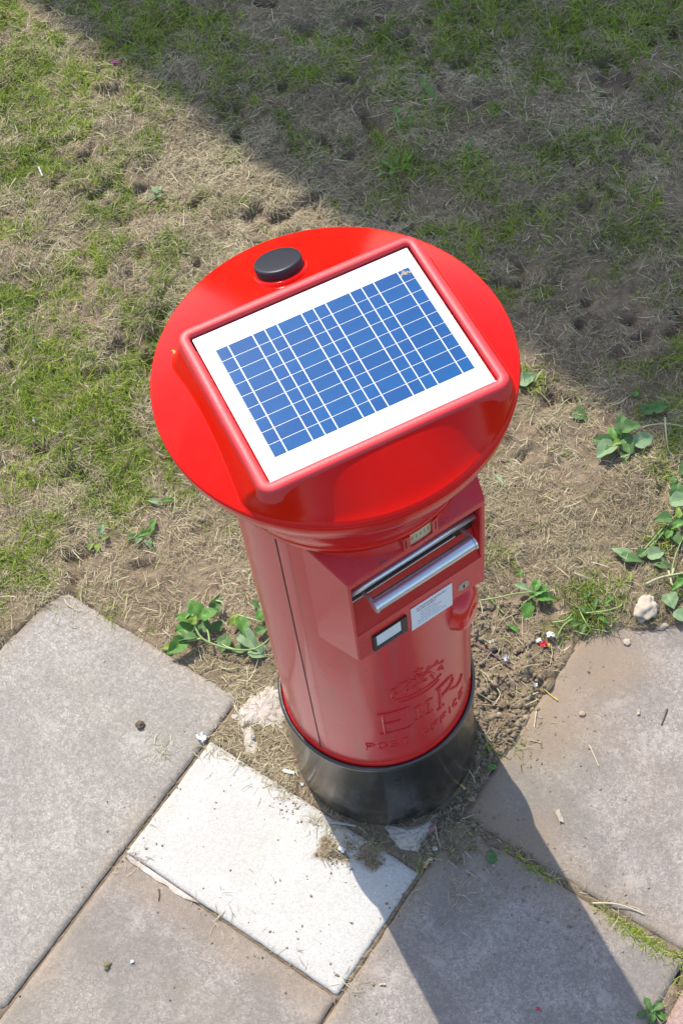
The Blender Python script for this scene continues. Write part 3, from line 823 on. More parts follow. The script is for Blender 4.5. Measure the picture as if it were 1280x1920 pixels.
for i in range(4):
    for f in (.25, .75):
        x = cx0 + cw * (i + f)
        obj('busbar', box(bmesh.new(), x - .00075, x + .00075, cy0 - .001, cy1 + .001, .0009, .0012), M_busbar, panel)
printrun_bm = bmesh.new(); rd = random.Random(3)
x = -0.192
while x < -0.142:
    box(printrun_bm, x, x + .0012, .1550, .1550 + rd.uniform(.0015, .003), .0002, .0004); x += .0021
obj('maker_print', printrun_bm, M_print, panel)
bm = bmesh.new()
for k in range(9):
    x = .125 + .0055 * k + (.006 if k > 3 else 0); box(bm, x, x + .0012, .138, .138 + rd.uniform(.003, .006), .0002, .0004)
    box(bm, x, x + .0030, .1405, .1413, .0002, .00039)
obj('serial_print', bm, M_printgrey, panel)
bm = bmesh.new()
for k in range(26):
    a_ = rd.uniform(0, 6.28); r_ = rd.uniform(0, .009)
    rr2 = bmesh.ops.create_icosphere(bm, subdivisions=1, radius=rd.uniform(.0008, .0026))
    for v in rr2['verts']: v.co = Vector((v.co.x + .180 + r_ * math.cos(a_) * 1.2, v.co.y + .1145 + r_ * math.sin(a_), v.co.z * .25 + .001))
obj('grime_spot', bm, M_dropping, panel)
for sx_, sy_ in ((-1, -1), (1, -1)):
    V, F = lathe([(.0001, .004), (.0025, .0035), (.0032, 0)], 12)
    V = [(x + sx_ * .2095, y + sy_ * .1645, z - .004) for x, y, z in V]
    obj('panel_screw', bm_from(V, F), M_dull, panel)
# black aerial puck
kp = Matrix.Rotation(-PSI, 4, 'Z') @ Vector((-0.0690, 0.2010, 0)); kr = math.hypot(kp.x, kp.y)
kn = Vector((kp.x / kr * .42, kp.y / kr * .42, 1)).normalized(); kq = kn.to_track_quat('Z', 'Y').to_euler(); kz = dome(kr)
V, F = lathe([(0.0440, -0.010), (0.0450, 0.0165), (0.0440, 0.0195), (0.0420, 0.0208), (0.038, 0.0213), (0.02, 0.0218), (0.0001, 0.0220)], 56)
o = obj('aerial_puck', bm_from(V, F), M_knob, pb, True); o.location = (kp.x, kp.y, kz); o.rotation_euler = kq
V, F = lathe([(0.053, -0.004), (0.051, 0.0018), (0.048, 0.0028), (0.044, 0.003)], 56)
o = obj('puck_gasket', bm_from(V, F), M_lid, pb, True); o.location = (kp.x, kp.y, kz); o.rotation_euler = kq
# collection tab: small cream plate with strokes in a red holder under the collar
def cylbox(a0, a1, z0, z1, r0, r1, n=6):
    V = []; F = []
    for i in range(n + 1):
        a_ = a0 + (a1 - a0) * i / n
        V += [cyl(a_, z0, r0), cyl(a_, z0, r1), cyl(a_, z1, r1), cyl(a_, z1, r0)]
    for i in range(n):
        for j in range(4): F.append((i * 4 + j, i * 4 + (j + 1) % 4, (i + 1) * 4 + (j + 1) % 4, (i + 1) * 4 + j))
    F += [(0, 1, 2, 3), (n * 4 + 3, n * 4 + 2, n * 4 + 1, n * 4)]
    return V, F
th = obj('tab_holder', bm_from(*merge([cylbox(-8, 10.5, 1.412, 1.421, .2320, .2450), cylbox(-8, -4.6, 1.4212, 1.462, .2320, .2450), cylbox(7.2, 10.5, 1.4212, 1.462, .2320, .2450)])), M_pouch, pb)
obj('tab_plate', bm_from(*cylbox(-4.5, 7.1, 1.4213, 1.460, .2320, .2400)), M_cream, th)
obj('tab_marks', bm_from(*merge([cylbox(a_, a_ + .35, 1.436, 1.447, .2401, .2404, 1) for a_ in (-3.2, -1.0, 1.2, 3.4, 5.4)])), M_black, th)
for a_ in (-7.2, 8.8): obj('tab_slot', bm_from(*cylbox(a_, a_ + .6, 1.426, 1.455, .2451, .2453, 1)), M_seam, th)
# an orange chip in the lid paint
V = [(-.0045, 0, 0), (0, .0015, .0), (.001, .006, 0), (.0035, .004, 0), (.003, -.001, 0), (.0, -.0025, 0)]
g_ = G(326, 659, 1.720); o = obj('paint_chip', bm_from(V + [(x, y, .0006) for x, y, z in V], [tuple(range(6)), tuple(range(11, 5, -1))] + [(i, (i + 1) % 6, 6 + (i + 1) % 6, 6 + i) for i in range(6)]), M_yellow, pb)
gl = Matrix.Rotation(-PSI, 4, 'Z') @ Vector((g_.x, g_.y, 0)); o.location = (gl.x, gl.y, lid_z(gl.x, gl.y) + .0005); o.rotation_euler = (0, R(-30), .4)

# ------------------------------------------------------------------ turf
def strands(name, P, az, el, length, width, bend, tone, mat):
    """each strand a short three-part strip; P (N,3)"""
    n = len(P)
    d0 = np.stack([np.cos(az) * np.cos(el), np.sin(az) * np.cos(el), np.sin(el)], 1)
    el2 = el - bend; el3 = el - 2 * bend
    az2 = az + rng.normal(0, .25, n)
    d1 = np.stack([np.cos(az2) * np.cos(el2), np.sin(az2) * np.cos(el2), np.sin(el2)], 1)
    d2 = np.stack([np.cos(az2) * np.cos(el3), np.sin(az2) * np.cos(el3), np.sin(el3)], 1)
    ra = az + np.pi / 2 + rng.normal(0, .5, n)
    side = np.stack([np.cos(ra), np.sin(ra), rng.normal(0, .25, n)], 1) * (width / 2)[:, None]
    L_ = length[:, None]
    p1 = P + d0 * L_ * .35; p2 = p1 + d1 * L_ * .35; p3 = p2 + d2 * L_ * .3
    V = np.stack([P - side * .8, P + side * .8, p1 - side, p1 + side, p2 - side * .8, p2 + side * .8, p3], 1).reshape(-1, 3)
    b = (np.arange(n) * 7)[:, None]
    f = np.concatenate([b + np.array([[0, 1, 3, 2]]), b + np.array([[2, 3, 5, 4]]), b + np.array([[4, 5, 6]])], 1).ravel()
    sizes = np.tile([4, 4, 3], n)
    me = npmesh(name, V, f, sizes, np.repeat(np.clip(tone, 0, 1), 7))
    me.materials.append(mat)
    o = bpy.data.objects.new(name, me); C.objects.link(o); return o

GREEN = [((140, 770), .16, 1.0), ((205, 900), .10, 1.2), ((60, 700), .12, .7), ((20, 600), .12, .9), ((245, 590), .08, .8), ((30, 170), .16, .7), ((60, 130), .12, .6),
         ((430, 150), .13, .9), ((420, 70), .13, .8), ((280, 60), .15, .7), ((930, 40), .2, .9), ((1030, 50), .14, .9), ((1140, 90), .16, .8), ((745, 320), .07, 1.2), ((690, 90), .1, .7),
         ((900, 320), .1, .8), ((935, 430), .07, .9), ((600, 290), .08, .8), ((1230, 60), .13, .9), ((330, 470), .08, .8), ((40, 1010), .1, 1.0), ((30, 1070), .08, .8), ((1000, 720), .05, .9), ((950, 800), .05, .5),
         ((1270, 780), .07, .8), ((215, 470), .08, .7), ((860, 100), .14, .6), ((300, 380), .05, .5), ((1100, 300), .12, .5), ((210, 560), .06, .6), ((330, 840), .06, .7), ((1090, 1110), .06, 1.3), ((1150, 1120), .07, 1.3), ((1110, 1170), .05, 1.2), ((1260, 850), .05, .9), ((1240, 1010), .06, 1.0), ((1230, 1090), .05, 1.0), ((170, 780), .06, .8), ((90, 850), .07, .7)]
GREEN = [(G(*p_), s_, w_) for p_, s_, w_ in GREEN]
BARE = [((520, 400), .2, .5), ((330, 290), .22, .6), ((300, 330), .15, .5), ((200, 260), .12, .35), ((1080, 950), .3, .9), ((1000, 850), .2, .8), ((400, 1080), .22, .8), ((200, 1060), .15, .55), ((500, 1200), .2, .8), ((960, 1290), .13, 1.6), ((930, 1190), .1, 1.0), ((470, 1400), .2, 1.0), ((960, 640), .15, .4), ((1100, 640), .2, .4)]
BARE = [(G(*p_), s_, w_) for p_, s_, w_ in BARE]
def greenness(x, y):
    a, b = ab(x, y)
    g = 0.56 + 1.1 * (N1(x + 3, y + 9, 3.2, 2) - .5) + 2.2 * (N2(x, y, 10, 3) - .5) + 1.2 * (N4(x, y, 28, 2) - .5)
    for p_, s_, w_ in GREEN: g = g + w_ * .95 * np.exp(-((x - p_.x) ** 2 + (y - p_.y) ** 2) / s_ ** 2)
    for p_, s_, w_ in BARE: g = g - w_ * .9 * np.exp(-((x - p_.x) ** 2 + (y - p_.y) ** 2) / s_ ** 2)
    g = g - 0.55 * smoothstep(0.55, 0.0, b) * (a > -2.2)
    g = g + 0.16 * smoothstep(1.0, 2.2, b) - 0.28 * smoothstep(-.1, .15, (x + .585) * .788 + (y - 2.7) * .616)
    g = g + 0.24 * smoothstep(-.3, -.8, x)
    return g
def scatter(n, a0=-3.2, a1=1.8, b0=-0.6, b1=3.3):
    a = rng.uniform(a0, a1, n); b = rng.uniform(b0, b1, n); x, y = xy(a, b)
    keep = (y < 3.9) & (x > -1.9) & (x < 2.1) & (y > -0.9) & (np.hypot(x, y) > 0.25)
    inview = (x > -1.15) & (x < 1.55) & (y < 3.25)
    keep &= inview | (rng.random(n) < .4)
    return x[keep], y[keep]
def on_soil(x, y):
    a, b = ab(x, y); d = slab_inside(a, b); s = spill(x, y); return (d < -0.001) | (s > .55)

# dead thatch, lying
x, y = scatter(1000000)
gr = greenness(x, y); a_, b_ = ab(x, y)
dens = 0.14 + 0.86 * smoothstep(0.38, .66, N3(x, y, 7, 3) + .10) 
dens *= 0.3 + 0.7 * smoothstep(0.02, 0.45, b_ + (N1(x, y, 8, 2) - .5) * .3 + 2 * (a_ < -1.05))
dens *= np.where((np.hypot(x - .38, y - .1) < .28) & (x > .1), .16, 1)
dens *= np.where(smoothstep(0.70, 0.82, N4(x, y, 11, 2)) > .3, .25, 1)
k = on_soil(x, y) & (rng.random(len(x)) < dens)
x, y = x[k], y[k]; n = len(x)
flow = (N1(x, y, 5, 1) + N2(x, y, 14, 1)) * 6.3
z = hz(x, y) + rng.random(n) ** 2 * 0.012
ton = np.clip(.48 + .34 * (N4(x, y, 5, 3) - .5) * 2 + rng.normal(0, .20, n), 0, 1)
o = strands('thatch', np.stack([x, y, z], 1), flow + rng.normal(0, 1.0, n), rng.normal(0.10, .16, n), rng.gamma(4, .0060, n).clip(.007, .07), rng.uniform(.0008, .0019, n), rng.normal(.12, .22, n), ton, M_thatch)
tag(o, 'dead tan grass clippings matted over the dry soil of the lawn', 'dry grass', kind='stuff')
# pale longer straws
x, y = scatter(9000); k = on_soil(x, y); x, y = x[k], y[k]; n = len(x)
o = strands('straw', np.stack([x, y, hz(x, y) + .006 + rng.random(n) * .008], 1), rng.uniform(0, 6.28, n), rng.normal(.03, .12, n), rng.uniform(.02, .075, n), rng.uniform(.0012, .0026, n), rng.normal(.03, .15, n), rng.uniform(.6, 1, n), M_thatch)
tag(o, 'loose pale straws scattered across the lawn and soil', 'straw', kind='stuff')
# living grass in tufts
x, y = scatter(800000)
gr = greenness(x, y)
k = on_soil(x, y) & (rng.random(len(x)) < np.clip(.04 + smoothstep(.1, 1.2, gr) * 1.0, 0, 1))
x, y = x[k], y[k]; gr = gr[k]; n = len(x)
flow = N2(x + 5, y, 12, 1) * 12
g1 = np.clip(gr, 0, 1.4)
o = strands('grass', np.stack([x, y, hz(x, y) - .002], 1), flow + rng.normal(0, .9, n), rng.normal(.65, .35, n).clip(.05, 1.4), (rng.gamma(4, .0062, n) * (.55 + .75 * g1)).clip(.008, .085), rng.uniform(.0012, .0027, n), rng.normal(.35, .25, n),
            .40 + .40 * (N3(x, y, 4, 2) - .5) + rng.normal(0, .20, n), M_grass)
tag(o, 'short patchy living grass growing through the dead thatch', 'grass', kind='stuff')
# grass in the mossy joint between the two right hand slabs
x_, y_ = [], []
for (px, py), cnt, sp in (((1135, 1712), 90, .012), ((1165, 1735), 220, .016), ((1195, 1758), 300, .017), ((1225, 1778), 300, .018), ((1260, 1795), 260, .018), ((990, 1622), 120, .015), ((1012, 1640), 90, .015), ((965, 1602), 40, .012), ((1275, 1850), 60, .02)):
    p_ = G(px, py); t_ = rng.normal(0, sp * 1.6, cnt); s_ = rng.normal(0, sp * .45, cnt)
    x_.append(p_.x + t_ * A[0] + s_ * B[0]); y_.append(p_.y + t_ * A[1] + s_ * B[1])
x = np.concatenate(x_); y = np.concatenate(y_); n = len(x)
o = strands('joint_grass', np.stack([x, y, np.full(n, -.008)], 1), rng.uniform(0, 6.28, n), rng.normal(.6, .35, n), rng.uniform(.008, .034, n), rng.uniform(.0011, .0022, n), rng.normal(.35, .25, n), rng.normal(.6, .22, n), M_grass)
tag(o, 'bright grass and moss growing in the joint between the right hand slabs', 'moss', kind='stuff')
# dry bits caught at slab edges and on the slabs
x_, y_ = [], []
for (px, py), cnt, sp in (((410, 1400), 60, .03), ((500, 1420), 160, .035), ((540, 1470), 110, .03), ((600, 1545), 60, .02), ((640, 1560), 60, .025), ((300, 1405), 26, .022), ((460, 1280), 90, .03), ((690, 1590), 40, .03), ((800, 1600), 50, .03), ((880, 1650), 36, .035),
                          ((760, 1690), 26, .03), ((870, 1690), 30, .035), ((150, 1120), 60, .05), ((900, 1220), 80, .05), ((960, 1240), 50, .05), ((960, 1330), 20, .05), ((1150, 1700), 14, .03), ((250, 1615), 24, .02), ((660, 1850), 24, .02), ((530, 1795), 14, .03), ((440, 1700), 24, .05)):
    p_ = G(px, py); x_.append(p_.x + rng.normal(0, sp, cnt)); y_.append(p_.y + rng.normal(0, sp, cnt))
x = np.concatenate(x_); y = np.concatenate(y_); k = np.hypot(x, y) > .25; x, y = x[k], y[k]; n = len(x)
zt = surfs(x, y)
o = strands('dry_clippings', np.stack([x, y, zt + .002 + rng.random(n) * .003], 1), rng.uniform(0, 6.28, n), rng.normal(.04, .07, n), rng.uniform(.01, .045, n), rng.uniform(.0009, .0019, n), rng.normal(.04, .1, n), rng.uniform(.3, 1, n), M_thatch)
tag(o, 'dry clippings caught round the pillar foot and along the slab joints', 'clippings', kind='stuff')

# clods and crumbs of soil
bm = bmesh.new(); bmesh.ops.create_icosphere(bm, subdivisions=2, radius=1)
IV = np.array([v.co[:] for v in bm.verts]); IF = np.array([[v.index for v in f.verts] for f in bm.faces]); bm.free()
bm = bmesh.new(); bmesh.ops.create_icosphere(bm, subdivisions=1, radius=1)
JV = np.array([v.co[:] for v in bm.verts]); JF = np.array([[v.index for v in f.verts] for f in bm.faces]); bm.free()
def lumps(name, x, y, s, mat, flat=.75, TV=JV, TF=JF, lift=.05):
    n = len(x); z = surfs(x, y)
    ang = rng.uniform(0, 6.28, n); sc = rng.uniform(.7, 1.3, (n, 3)) * s[:, None]; sc[:, 2] *= flat
    V = TV[None] * (1 + rng.normal(0, .12, (n, len(TV), 1))) + rng.normal(0, .27, (n, len(TV), 3))
    V = V * sc[:, None]; c_, s_ = np.cos(ang)[:, None], np.sin(ang)[:, None]
    X = V[..., 0] * c_ - V[..., 1] * s_ + x[:, None]; Y = V[..., 0] * s_ + V[..., 1] * c_ + y[:, None]; Z = V[..., 2] + (z + s * flat * lift)[:, None]
    f = (TF[None] + (np.arange(n) * len(TV))[:, None, None]).reshape(-1)
    me = npmesh(name, np.stack([X, Y, Z], -1).reshape(-1, 3), f, np.full(n * len(TF), 3)); me.materials.append(mat)
    o = bpy.data.objects.new(name, me); C.objects.link(o); return o
n = 9000; u_ = rng.uniform(.255, .56, n); t_ = rng.uniform(R(-75), R(62), n); x, y = u_ * np.cos(t_), u_ * np.sin(t_)
a_, b_ = ab(x, y); d = slab_inside(a_, b_); k = (d < -.002) & (rng.random(n) < np.clip(1.25 - (u_ - .25) * 2.4 - np.maximum(0, y - .15) * 2.0, .1, 1)); x, y = x[k], y[k]
s = np.clip(rng.gamma(1.3, .0021, len(x)), .0010, .010)
o = lumps('soil_clods', x, y, s, M_clod); tag(o, 'loose crumbly soil clods dug up at the right of the pillar foot', 'soil', kind='stuff')
n = 2600; x_, y_ = [], []
for (px, py), cnt, sp in (((700, 1560), 260, .05), ((870, 1560), 300, .05), ((640, 1600), 120, .03), ((920, 1580), 160, .06), ((1000, 1400), 120, .07), ((1040, 1300), 90, .08), ((560, 1500), 160, .04), ((470, 1400), 160, .05),
                          ((1000, 1640), 120, .06), ((1130, 1720), 120, .07), ((360, 1590), 60, .12), ((250, 1600), 50, .03), ((500, 1790), 60, .1), ((650, 1850), 40, .04), ((800, 1700), 60, .1), ((200, 1500), 60, .3), ((1150, 1450), 70, .2), ((300, 1800), 60, .2), ((900, 1200), 200, .08), ((600, 1700), 60, .12)):
    p_ = G(px, py); x_.append(p_.x + rng.normal(0, sp, cnt)); y_.append(p_.y + rng.normal(0, sp, cnt))
x = np.concatenate(x_); y = np.concatenate(y_); k = np.hypot(x, y) > .252; x, y = x[k], y[k]
o = lumps('soil_crumbs', x, y, np.clip(rng.gamma(1.5, .0009, len(x)), .0005, .0038), M_clod); tag(o, 'small soil crumbs and grit strewn over the slabs and joints', 'grit', kind='stuff')

# ------------------------------------------------------------------ weeds
def leafmesh(Ln, Wd, shape='oval', fold=.25, curl=.4, seed=0, wav=.06):
    rd = random.Random(seed); V = []; F = []; n, m = 10, 6
    ph = rd.uniform(0, 6)
    for i in range(n + 1):
        t = i / n
        if shape == 'oval': wv = math.sin(math.pi * min(1, t ** .75)) ** .75
        elif shape == 'point': wv = (math.sin(math.pi * t ** .6)) ** 1.0
        elif shape == 'heart': wv = math.sin(math.pi * min(1, t ** .5 * .98 + .02)) ** .8
        else: wv = (.35 + .65 * t) * (1 - t ** 6) * (.55 + .45 * abs(math.sin(t * 15)))      # toothed
        for j in range(m + 1):
            s = (j / m - .5) * 2
            w_ = wv * Wd / 2 * (1 + wav * math.sin(t * 17 + ph + s))
            x = Ln * t; yy = s * w_
            z = abs(s) * w_ * fold * 1.6 - curl * Ln * t * t * .5 + curl * .25 * Ln * t + .04 * Wd * math.sin(t * 11 + ph + s * 3)
            V.append((x, yy, z))
    for i in range(n):
        for j in range(m): F.append((i * (m + 1) + j, (i + 1) * (m + 1) + j, (i + 1) * (m + 1) + j + 1, i * (m + 1) + j + 1))
    return pydata('leaf', V, F)
MAT = {'g': M_leaf, 'p': M_leafpale, 'd': M_leafdark, 'y': M_leafyel}
def curve(pts, n=14):
    pts = [Vector(p) for p in pts]; out = []
    if len(pts) == 2: return [pts[0].lerp(pts[1], i / 4) for i in range(5)]
    for i in range(n + 1):
        t = i / n * (len(pts) - 1); k = min(int(t), len(pts) - 2); f = t - k
        p0 = pts[max(k - 1, 0)]; p1 = pts[k]; p2 = pts[k + 1]; p3 = pts[min(k + 2, len(pts) - 1)]
        out.append(.5 * ((2 * p1) + (p2 - p0) * f + (2 * p0 - 5 * p1 + 4 * p2 - p3) * f * f + (3 * p1 - p0 - 3 * p2 + p3) * f ** 3))
    return out
def weed(label, base, leaves, stems=(), cat='weed', stemmat=None, rad=.0022, name='weed'):
    """leaves: (px, py of leaf centre, height, direction in image degrees (0 right, 90 up), length, width, kind, shape, pitch, roll)"""
    b0 = G(*base); root = empty(name, (b0.x, b0.y, 0)); tag(root, label, cat)
    for q, lf in enumerate(leaves):
        px, py, h, dr, Ln, Wd, kd, sh, pit, rol = lf
        c_ = G(px, py, h); e_ = G(px + 10 * math.cos(R(dr)), py - 10 * math.sin(R(dr)), h)
        az = math.atan2(e_.y - c_.y, e_.x - c_.x)
        me = leafmesh(Ln, Wd, sh, random.uniform(.12, .4), random.uniform(.2, .7), q * 7 + int(px))
        o = obj('leaf', me, MAT[kd], root, True)
        zc = surf(c_.x, c_.y) + h
        mt = Matrix.Translation(Vector((c_.x - b0.x, c_.y - b0.y, zc))) @ Matrix.Rotation(az, 4, 'Z') @ Matrix.Rotation(R(-pit), 4, 'Y') @ Matrix.Rotation(R(rol), 4, 'X') @ Matrix.Translation((-Ln / 2, 0, 0))
        o.matrix_local = mt
    for s in stems:
        pts = []
        for px, py, h in s:
            g_ = G(px, py, h); pts.append((g_.x - b0.x, g_.y - b0.y, surf(g_.x, g_.y) + h))
        V, F = tube(curve(pts), [rad * (1 - .4 * i / 14) for i in range(15)][:len(curve(pts))], 7)
        obj('stem', bm_from(V, F), stemmat or M_stem, root, True)
    return root
random.seed(3)
# left of the pillar
weed('fresh round leaved weed with an arching stem, left of the pillar by the slab edge', (375, 1205),
     [(365, 1140, .05, 120, .062, .048, 'g', 'oval', 25, 10), (392, 1150, .05, 30, .055, .045, 'g', 'oval', 10, -15), (345, 1158, .045, 170, .055, .045, 'g', 'oval', 12, 20), (345, 1176, .035, 200, .058, .048, 'g', 'oval', 5, -10),
      (382, 1172, .03, 320, .050, .042, 'd', 'oval', 0, 12), (330, 1212, .03, 215, .072, .048, 'g', 'point', -4, -14), (350, 1196, .04, 190, .058, .034, 'd', 'point', 10, 25), (408, 1172, .02, 60, .04, .034, 'd', 'oval', 5, 0),
      (362, 1160, .06, 60, .030, .026, 'y', 'oval', 30, 0), (312, 1212, .012, 180, .035, .02, 'y', 'point', 0, 0)],
     [[(360, 1150, .05), (370, 1185, .045), (392, 1203, .04), (440, 1216, .035), (480, 1214, .03), (505, 1196, .02)], [(345, 1160, .04), (358, 1150, .05), (362, 1165, .05)], [(378, 1195, .04), (352, 1200, .035), (340, 1205, .03)], [(392, 1203, .04), (388, 1180, .03), (376, 1166, .02)]], rad=.0034)
weed('drooping wilted weed against the left side of the pillar', (470, 1190),
     [(455, 1175, .03, 290, .070, .040, 'g', 'point', -5, -20), (468, 1200, .025, 310, .075, .050, 'p', 'heart', -6, 14), (420, 1206, .012, 250, .055, .045, 'd', 'oval', 0, 10), (482, 1222, .01, 340, .055, .050, 'p', 'oval', 0, 0),
      (405, 1130, .03, 60, .06, .035, 'd', 'point', 20, 20), (440, 1160, .03, 80, .04, .03, 'y', 'oval', 20, -10), (487, 1152, .03, 100, .045, .03, 'g', 'point', 15, 0), (490, 1180, .02, 30, .04, .03, 'd', 'oval', 5, 0), (478, 1130, .02, 140, .035, .02, 'd', 'point', 15, 0), (445, 1215, .01, 180, .05, .03, 'd', 'point', 0, 0)],
     [[(392, 1155, .03), (415, 1162, .025), (430, 1178, .015)], [(405, 1125, .035), (418, 1130, .04), (417, 1150, .03)], [(440, 1150, .025), (470, 1160, .03), (490, 1165, .03)], [(487, 1130, .03), (492, 1150, .03), (480, 1165, .02)], [(410, 1248, .004), (428, 1254, .008), (448, 1250, .006)]], stemmat=M_stemdry, rad=.0028)
# small ones in the left lawn
weed('small yellow green seedling in bare soil left of the lid', (185, 1010),
     [(190, 990, .03, 70, .035, .022, 'p', 'oval', 25, 0), (168, 1020, .012, 250, .030, .018, 'y', 'oval', 5, 0), (182, 1025, .012, 280, .028, .018, 'y', 'oval', 5, 0), (170, 1003, .02, 120, .026, .010, 'y', 'point', 30, 0), (197, 1008, .02, 20, .026, .012, 'y', 'point', 15, 0)],
     [[(180, 1020, .002), (184, 1005, .015), (190, 990, .03)]])
weed('low cut leaved weed below the left rim of the lid', (268, 1000),
     [(285, 985, .018, 70, .050, .030, 'g', 'toothed', 12, 0), (270, 1000, .014, 20, .05, .026, 'g', 'toothed', 8, 10), (262, 1010, .010, 230, .04, .024, 'p', 'toothed', 5, 0), (278, 1015, .008, 290, .035, .024, 'p', 'oval', 0, 0), (245, 1005, .01, 180, .03, .018, 'd', 'oval', 4, 0)])
weed('flat pale leaf pair on soil under the left rim', (300, 942), [(290, 942, .01, 170, .045, .018, 'p', 'oval', 0, 0), (312, 940, .012, 10, .05, .020, 'g', 'toothed', 0, 0)])
# shaded lawn
weed('light green serrated weed standing in the shaded lawn', (803, 185), [(795, 160, .04, 110, .060, .026, 'g', 'toothed', 10, 0), (808, 178, .03, 290, .055, .024, 'g', 'toothed', 0, 0), (792, 190, .02, 260, .045, .014, 'g', 'point', 0, 0)], [[(803, 188, .0), (800, 170, .03), (795, 160, .04)]])
weed('spreading plantain rosette in shade behind the panel', (880, 295), [(865, 290, .012, 170, .055, .012, 'y', 'point', 5, 0), (895, 292, .012, 15, .06, .012, 'y', 'point', 5, 0), (880, 280, .015, 60, .05, .012, 'g', 'point', 15, 0), (868, 303, .01, 215, .05, .012, 'y', 'point', 0, 0), (895, 303, .01, 330, .05, .012, 'y', 'point', 0, 0), (880, 310, .01, 280, .04, .012, 'g', 'point', 0, 0)])
weed('leafy green weed clump in the shaded lawn above the lid', (740, 315), [(725, 312, .02, 150, .055, .024, 'g', 'toothed', 12, 0), (745, 302, .02, 70, .055, .022, 'g', 'toothed', 15, 0), (758, 318, .02, 10, .05, .02, 'g', 'toothed', 8, 0), (735, 326, .01, 250, .04, .018, 'g', 'oval', 0, 0), (768, 300, .02, 50, .045, .016, 'g', 'point', 10, 0)])
weed('slim upright weed left of the serrated one in shade', (745, 225), [(742, 215, .03, 100, .035, .018, 'g', 'oval', 20, 0), (750, 235, .02, 280, .03, .012, 'g', 'point', 0, 0), (768, 235, .02, 80, .03, .016, 'g', 'oval', 10, 0)], [[(750, 255, 0), (746, 235, .02), (742, 218, .03)]])
# right side
weed('single pale green leaf lying beside the right rim of the lid', (988, 712), [(989, 712, .016, 25, .075, .046, 'p', 'point', 6, 12)], cat='leaf', name='fallen_leaf')
weed('dark green leaf with an upright stalk in the right lawn', (1088, 782), [(1088, 782, .012, 330, .052, .042, 'd', 'heart', 0, 12)], [[(1090, 785, .006), (1088, 760, .03), (1082, 735, .055)]], cat='leaf', name='fallen_leaf', rad=.0014)
weed('tiny bright green leaf in shade near the right edge', (1190, 742), [(1190, 742, .014, 80, .024, .022, 'g', 'heart', 10, 0)], cat='leaf', name='fallen_leaf')
weed('broad leaved weed with pale underside leaf, at the shadow edge on the right', (1170, 830),
     [(1135, 850, .014, 215, .075, .058, 'p', 'oval', 0, 10), (1130, 832, .02, 170, .065, .045, 'd', 'oval', 8, -20), (1165, 798, .04, 100, .075, .055, 'd', 'heart', 18, 10), (1182, 805, .045, 20, .065, .048, 'd', 'oval', 10, -10), (1175, 838, .02, 300, .065, .048, 'd', 'oval', -4, 16), (1205, 828, .03, 20, .07, .048, 'p', 'oval', 5, 22),
      (1150, 815, .03, 140, .05, .035, 'g', 'oval', 10, 0), (1215, 768, .03, 60, .05, .04, 'd', 'heart', 8, 0), (1237, 770, .03, 20, .055, .04, 'd', 'heart', 4, 10), (1170, 860, .01, 260, .04, .03, 'd', 'oval', 0, 0), (1155, 835, .03, 200, .03, .02, 'y', 'oval', 10, 0)],
     [[(1165, 850, .01), (1172, 832, .02), (1190, 815, .03), (1215, 802, .03), (1255, 806, .02), (1300, 812, .01)], [(1245, 790, .03), (1246, 815, .03), (1252, 845, .02), (1262, 860, .01)], [(1180, 835, .02), (1188, 850, .01), (1192, 862, .005)]], stemmat=M_stemdry, rad=.003)
weed('heap of dark green pulled weed at the right edge of the lawn', (1255, 990),
     [(1268, 925, .03, 80, .07, .05, 'd', 'oval', 10, 20), (1275, 945, .03, 10, .07, .05, 'p', 'oval', 8, 0), (1262, 900, .02, 110, .05, .03, 'd', 'point', 8, 0), (1240, 980, .03, 190, .055, .04, 'd', 'heart', 10, 0), (1255, 1000, .03, 240, .05, .035, 'g', 'toothed', 5, 0), (1272, 985, .035, 30, .06, .04, 'g', 'toothed', 8, 0), (1235, 1005, .02, 220, .045, .03, 'd', 'toothed', 0, 0), (1266, 1012, .02, 300, .05, .03, 'd', 'oval', 0, 0), (1270, 965, .04, 100, .04, .02, 'y', 'point', 15, 0), (1285, 880, .02, 80, .06, .04, 'd', 'oval', 5, 0)],
     [[(1205, 1035, .012), (1228, 1010, .02), (1250, 985, .03), (1290, 950, .035)], [(1215, 1035, .01), (1235, 1010, .02), (1262, 978, .03), (1290, 965, .03)], [(1258, 1075, .01), (1265, 1045, .02), (1282, 1005, .02)]], rad=.0022)
weed('limp greyish green leaves trailing below the pulled weed heap', (1190, 1045),
     [(1165, 1040, .014, 150, .07, .040, 'p', 'point', 4, 10), (1185, 1050, .016, 350, .075, .036, 'd', 'point', 0, -10), (1228, 1042, .014, 20, .055, .045, 'p', 'oval', 0, 0), (1240, 1062, .01, 340, .05, .035, 'd', 'oval', 0, 0), (1205, 1040, .014, 30, .04, .03, 'd', 'point', 0, 0)],
     [[(1190, 1046, .01), (1205, 1042, .014), (1225, 1020, .02)]])
weed('three lobed weed with a long pale stem right of the drawer', (990, 1115),
     [(980, 1105, .03, 160, .050, .034, 'p', 'toothed', 6, 0), (1010, 1112, .035, 30, .065, .036, 'g', 'toothed', 6, -8), (1022, 1120, .03, 350, .065, .034, 'g', 'point', 0, 10), (988, 1148, .012, 262, .075, .036, 'g', 'point', -20, 0), (1005, 1100, .035, 70, .04, .026, 'g', 'oval', 12, 0), (975, 1078, .03, 80, .03, .02, 'g', 'toothed', 10, 0), (962, 1178, .01, 330, .04, .022, 'g', 'toothed', 0, 0)],
     [[(900, 1126, .02), (935, 1120, .03), (965, 1115, .035), (1000, 1114, .035)], [(915, 1120, .01), (930, 1135, .01), (945, 1152, .005)]], rad=.0024)
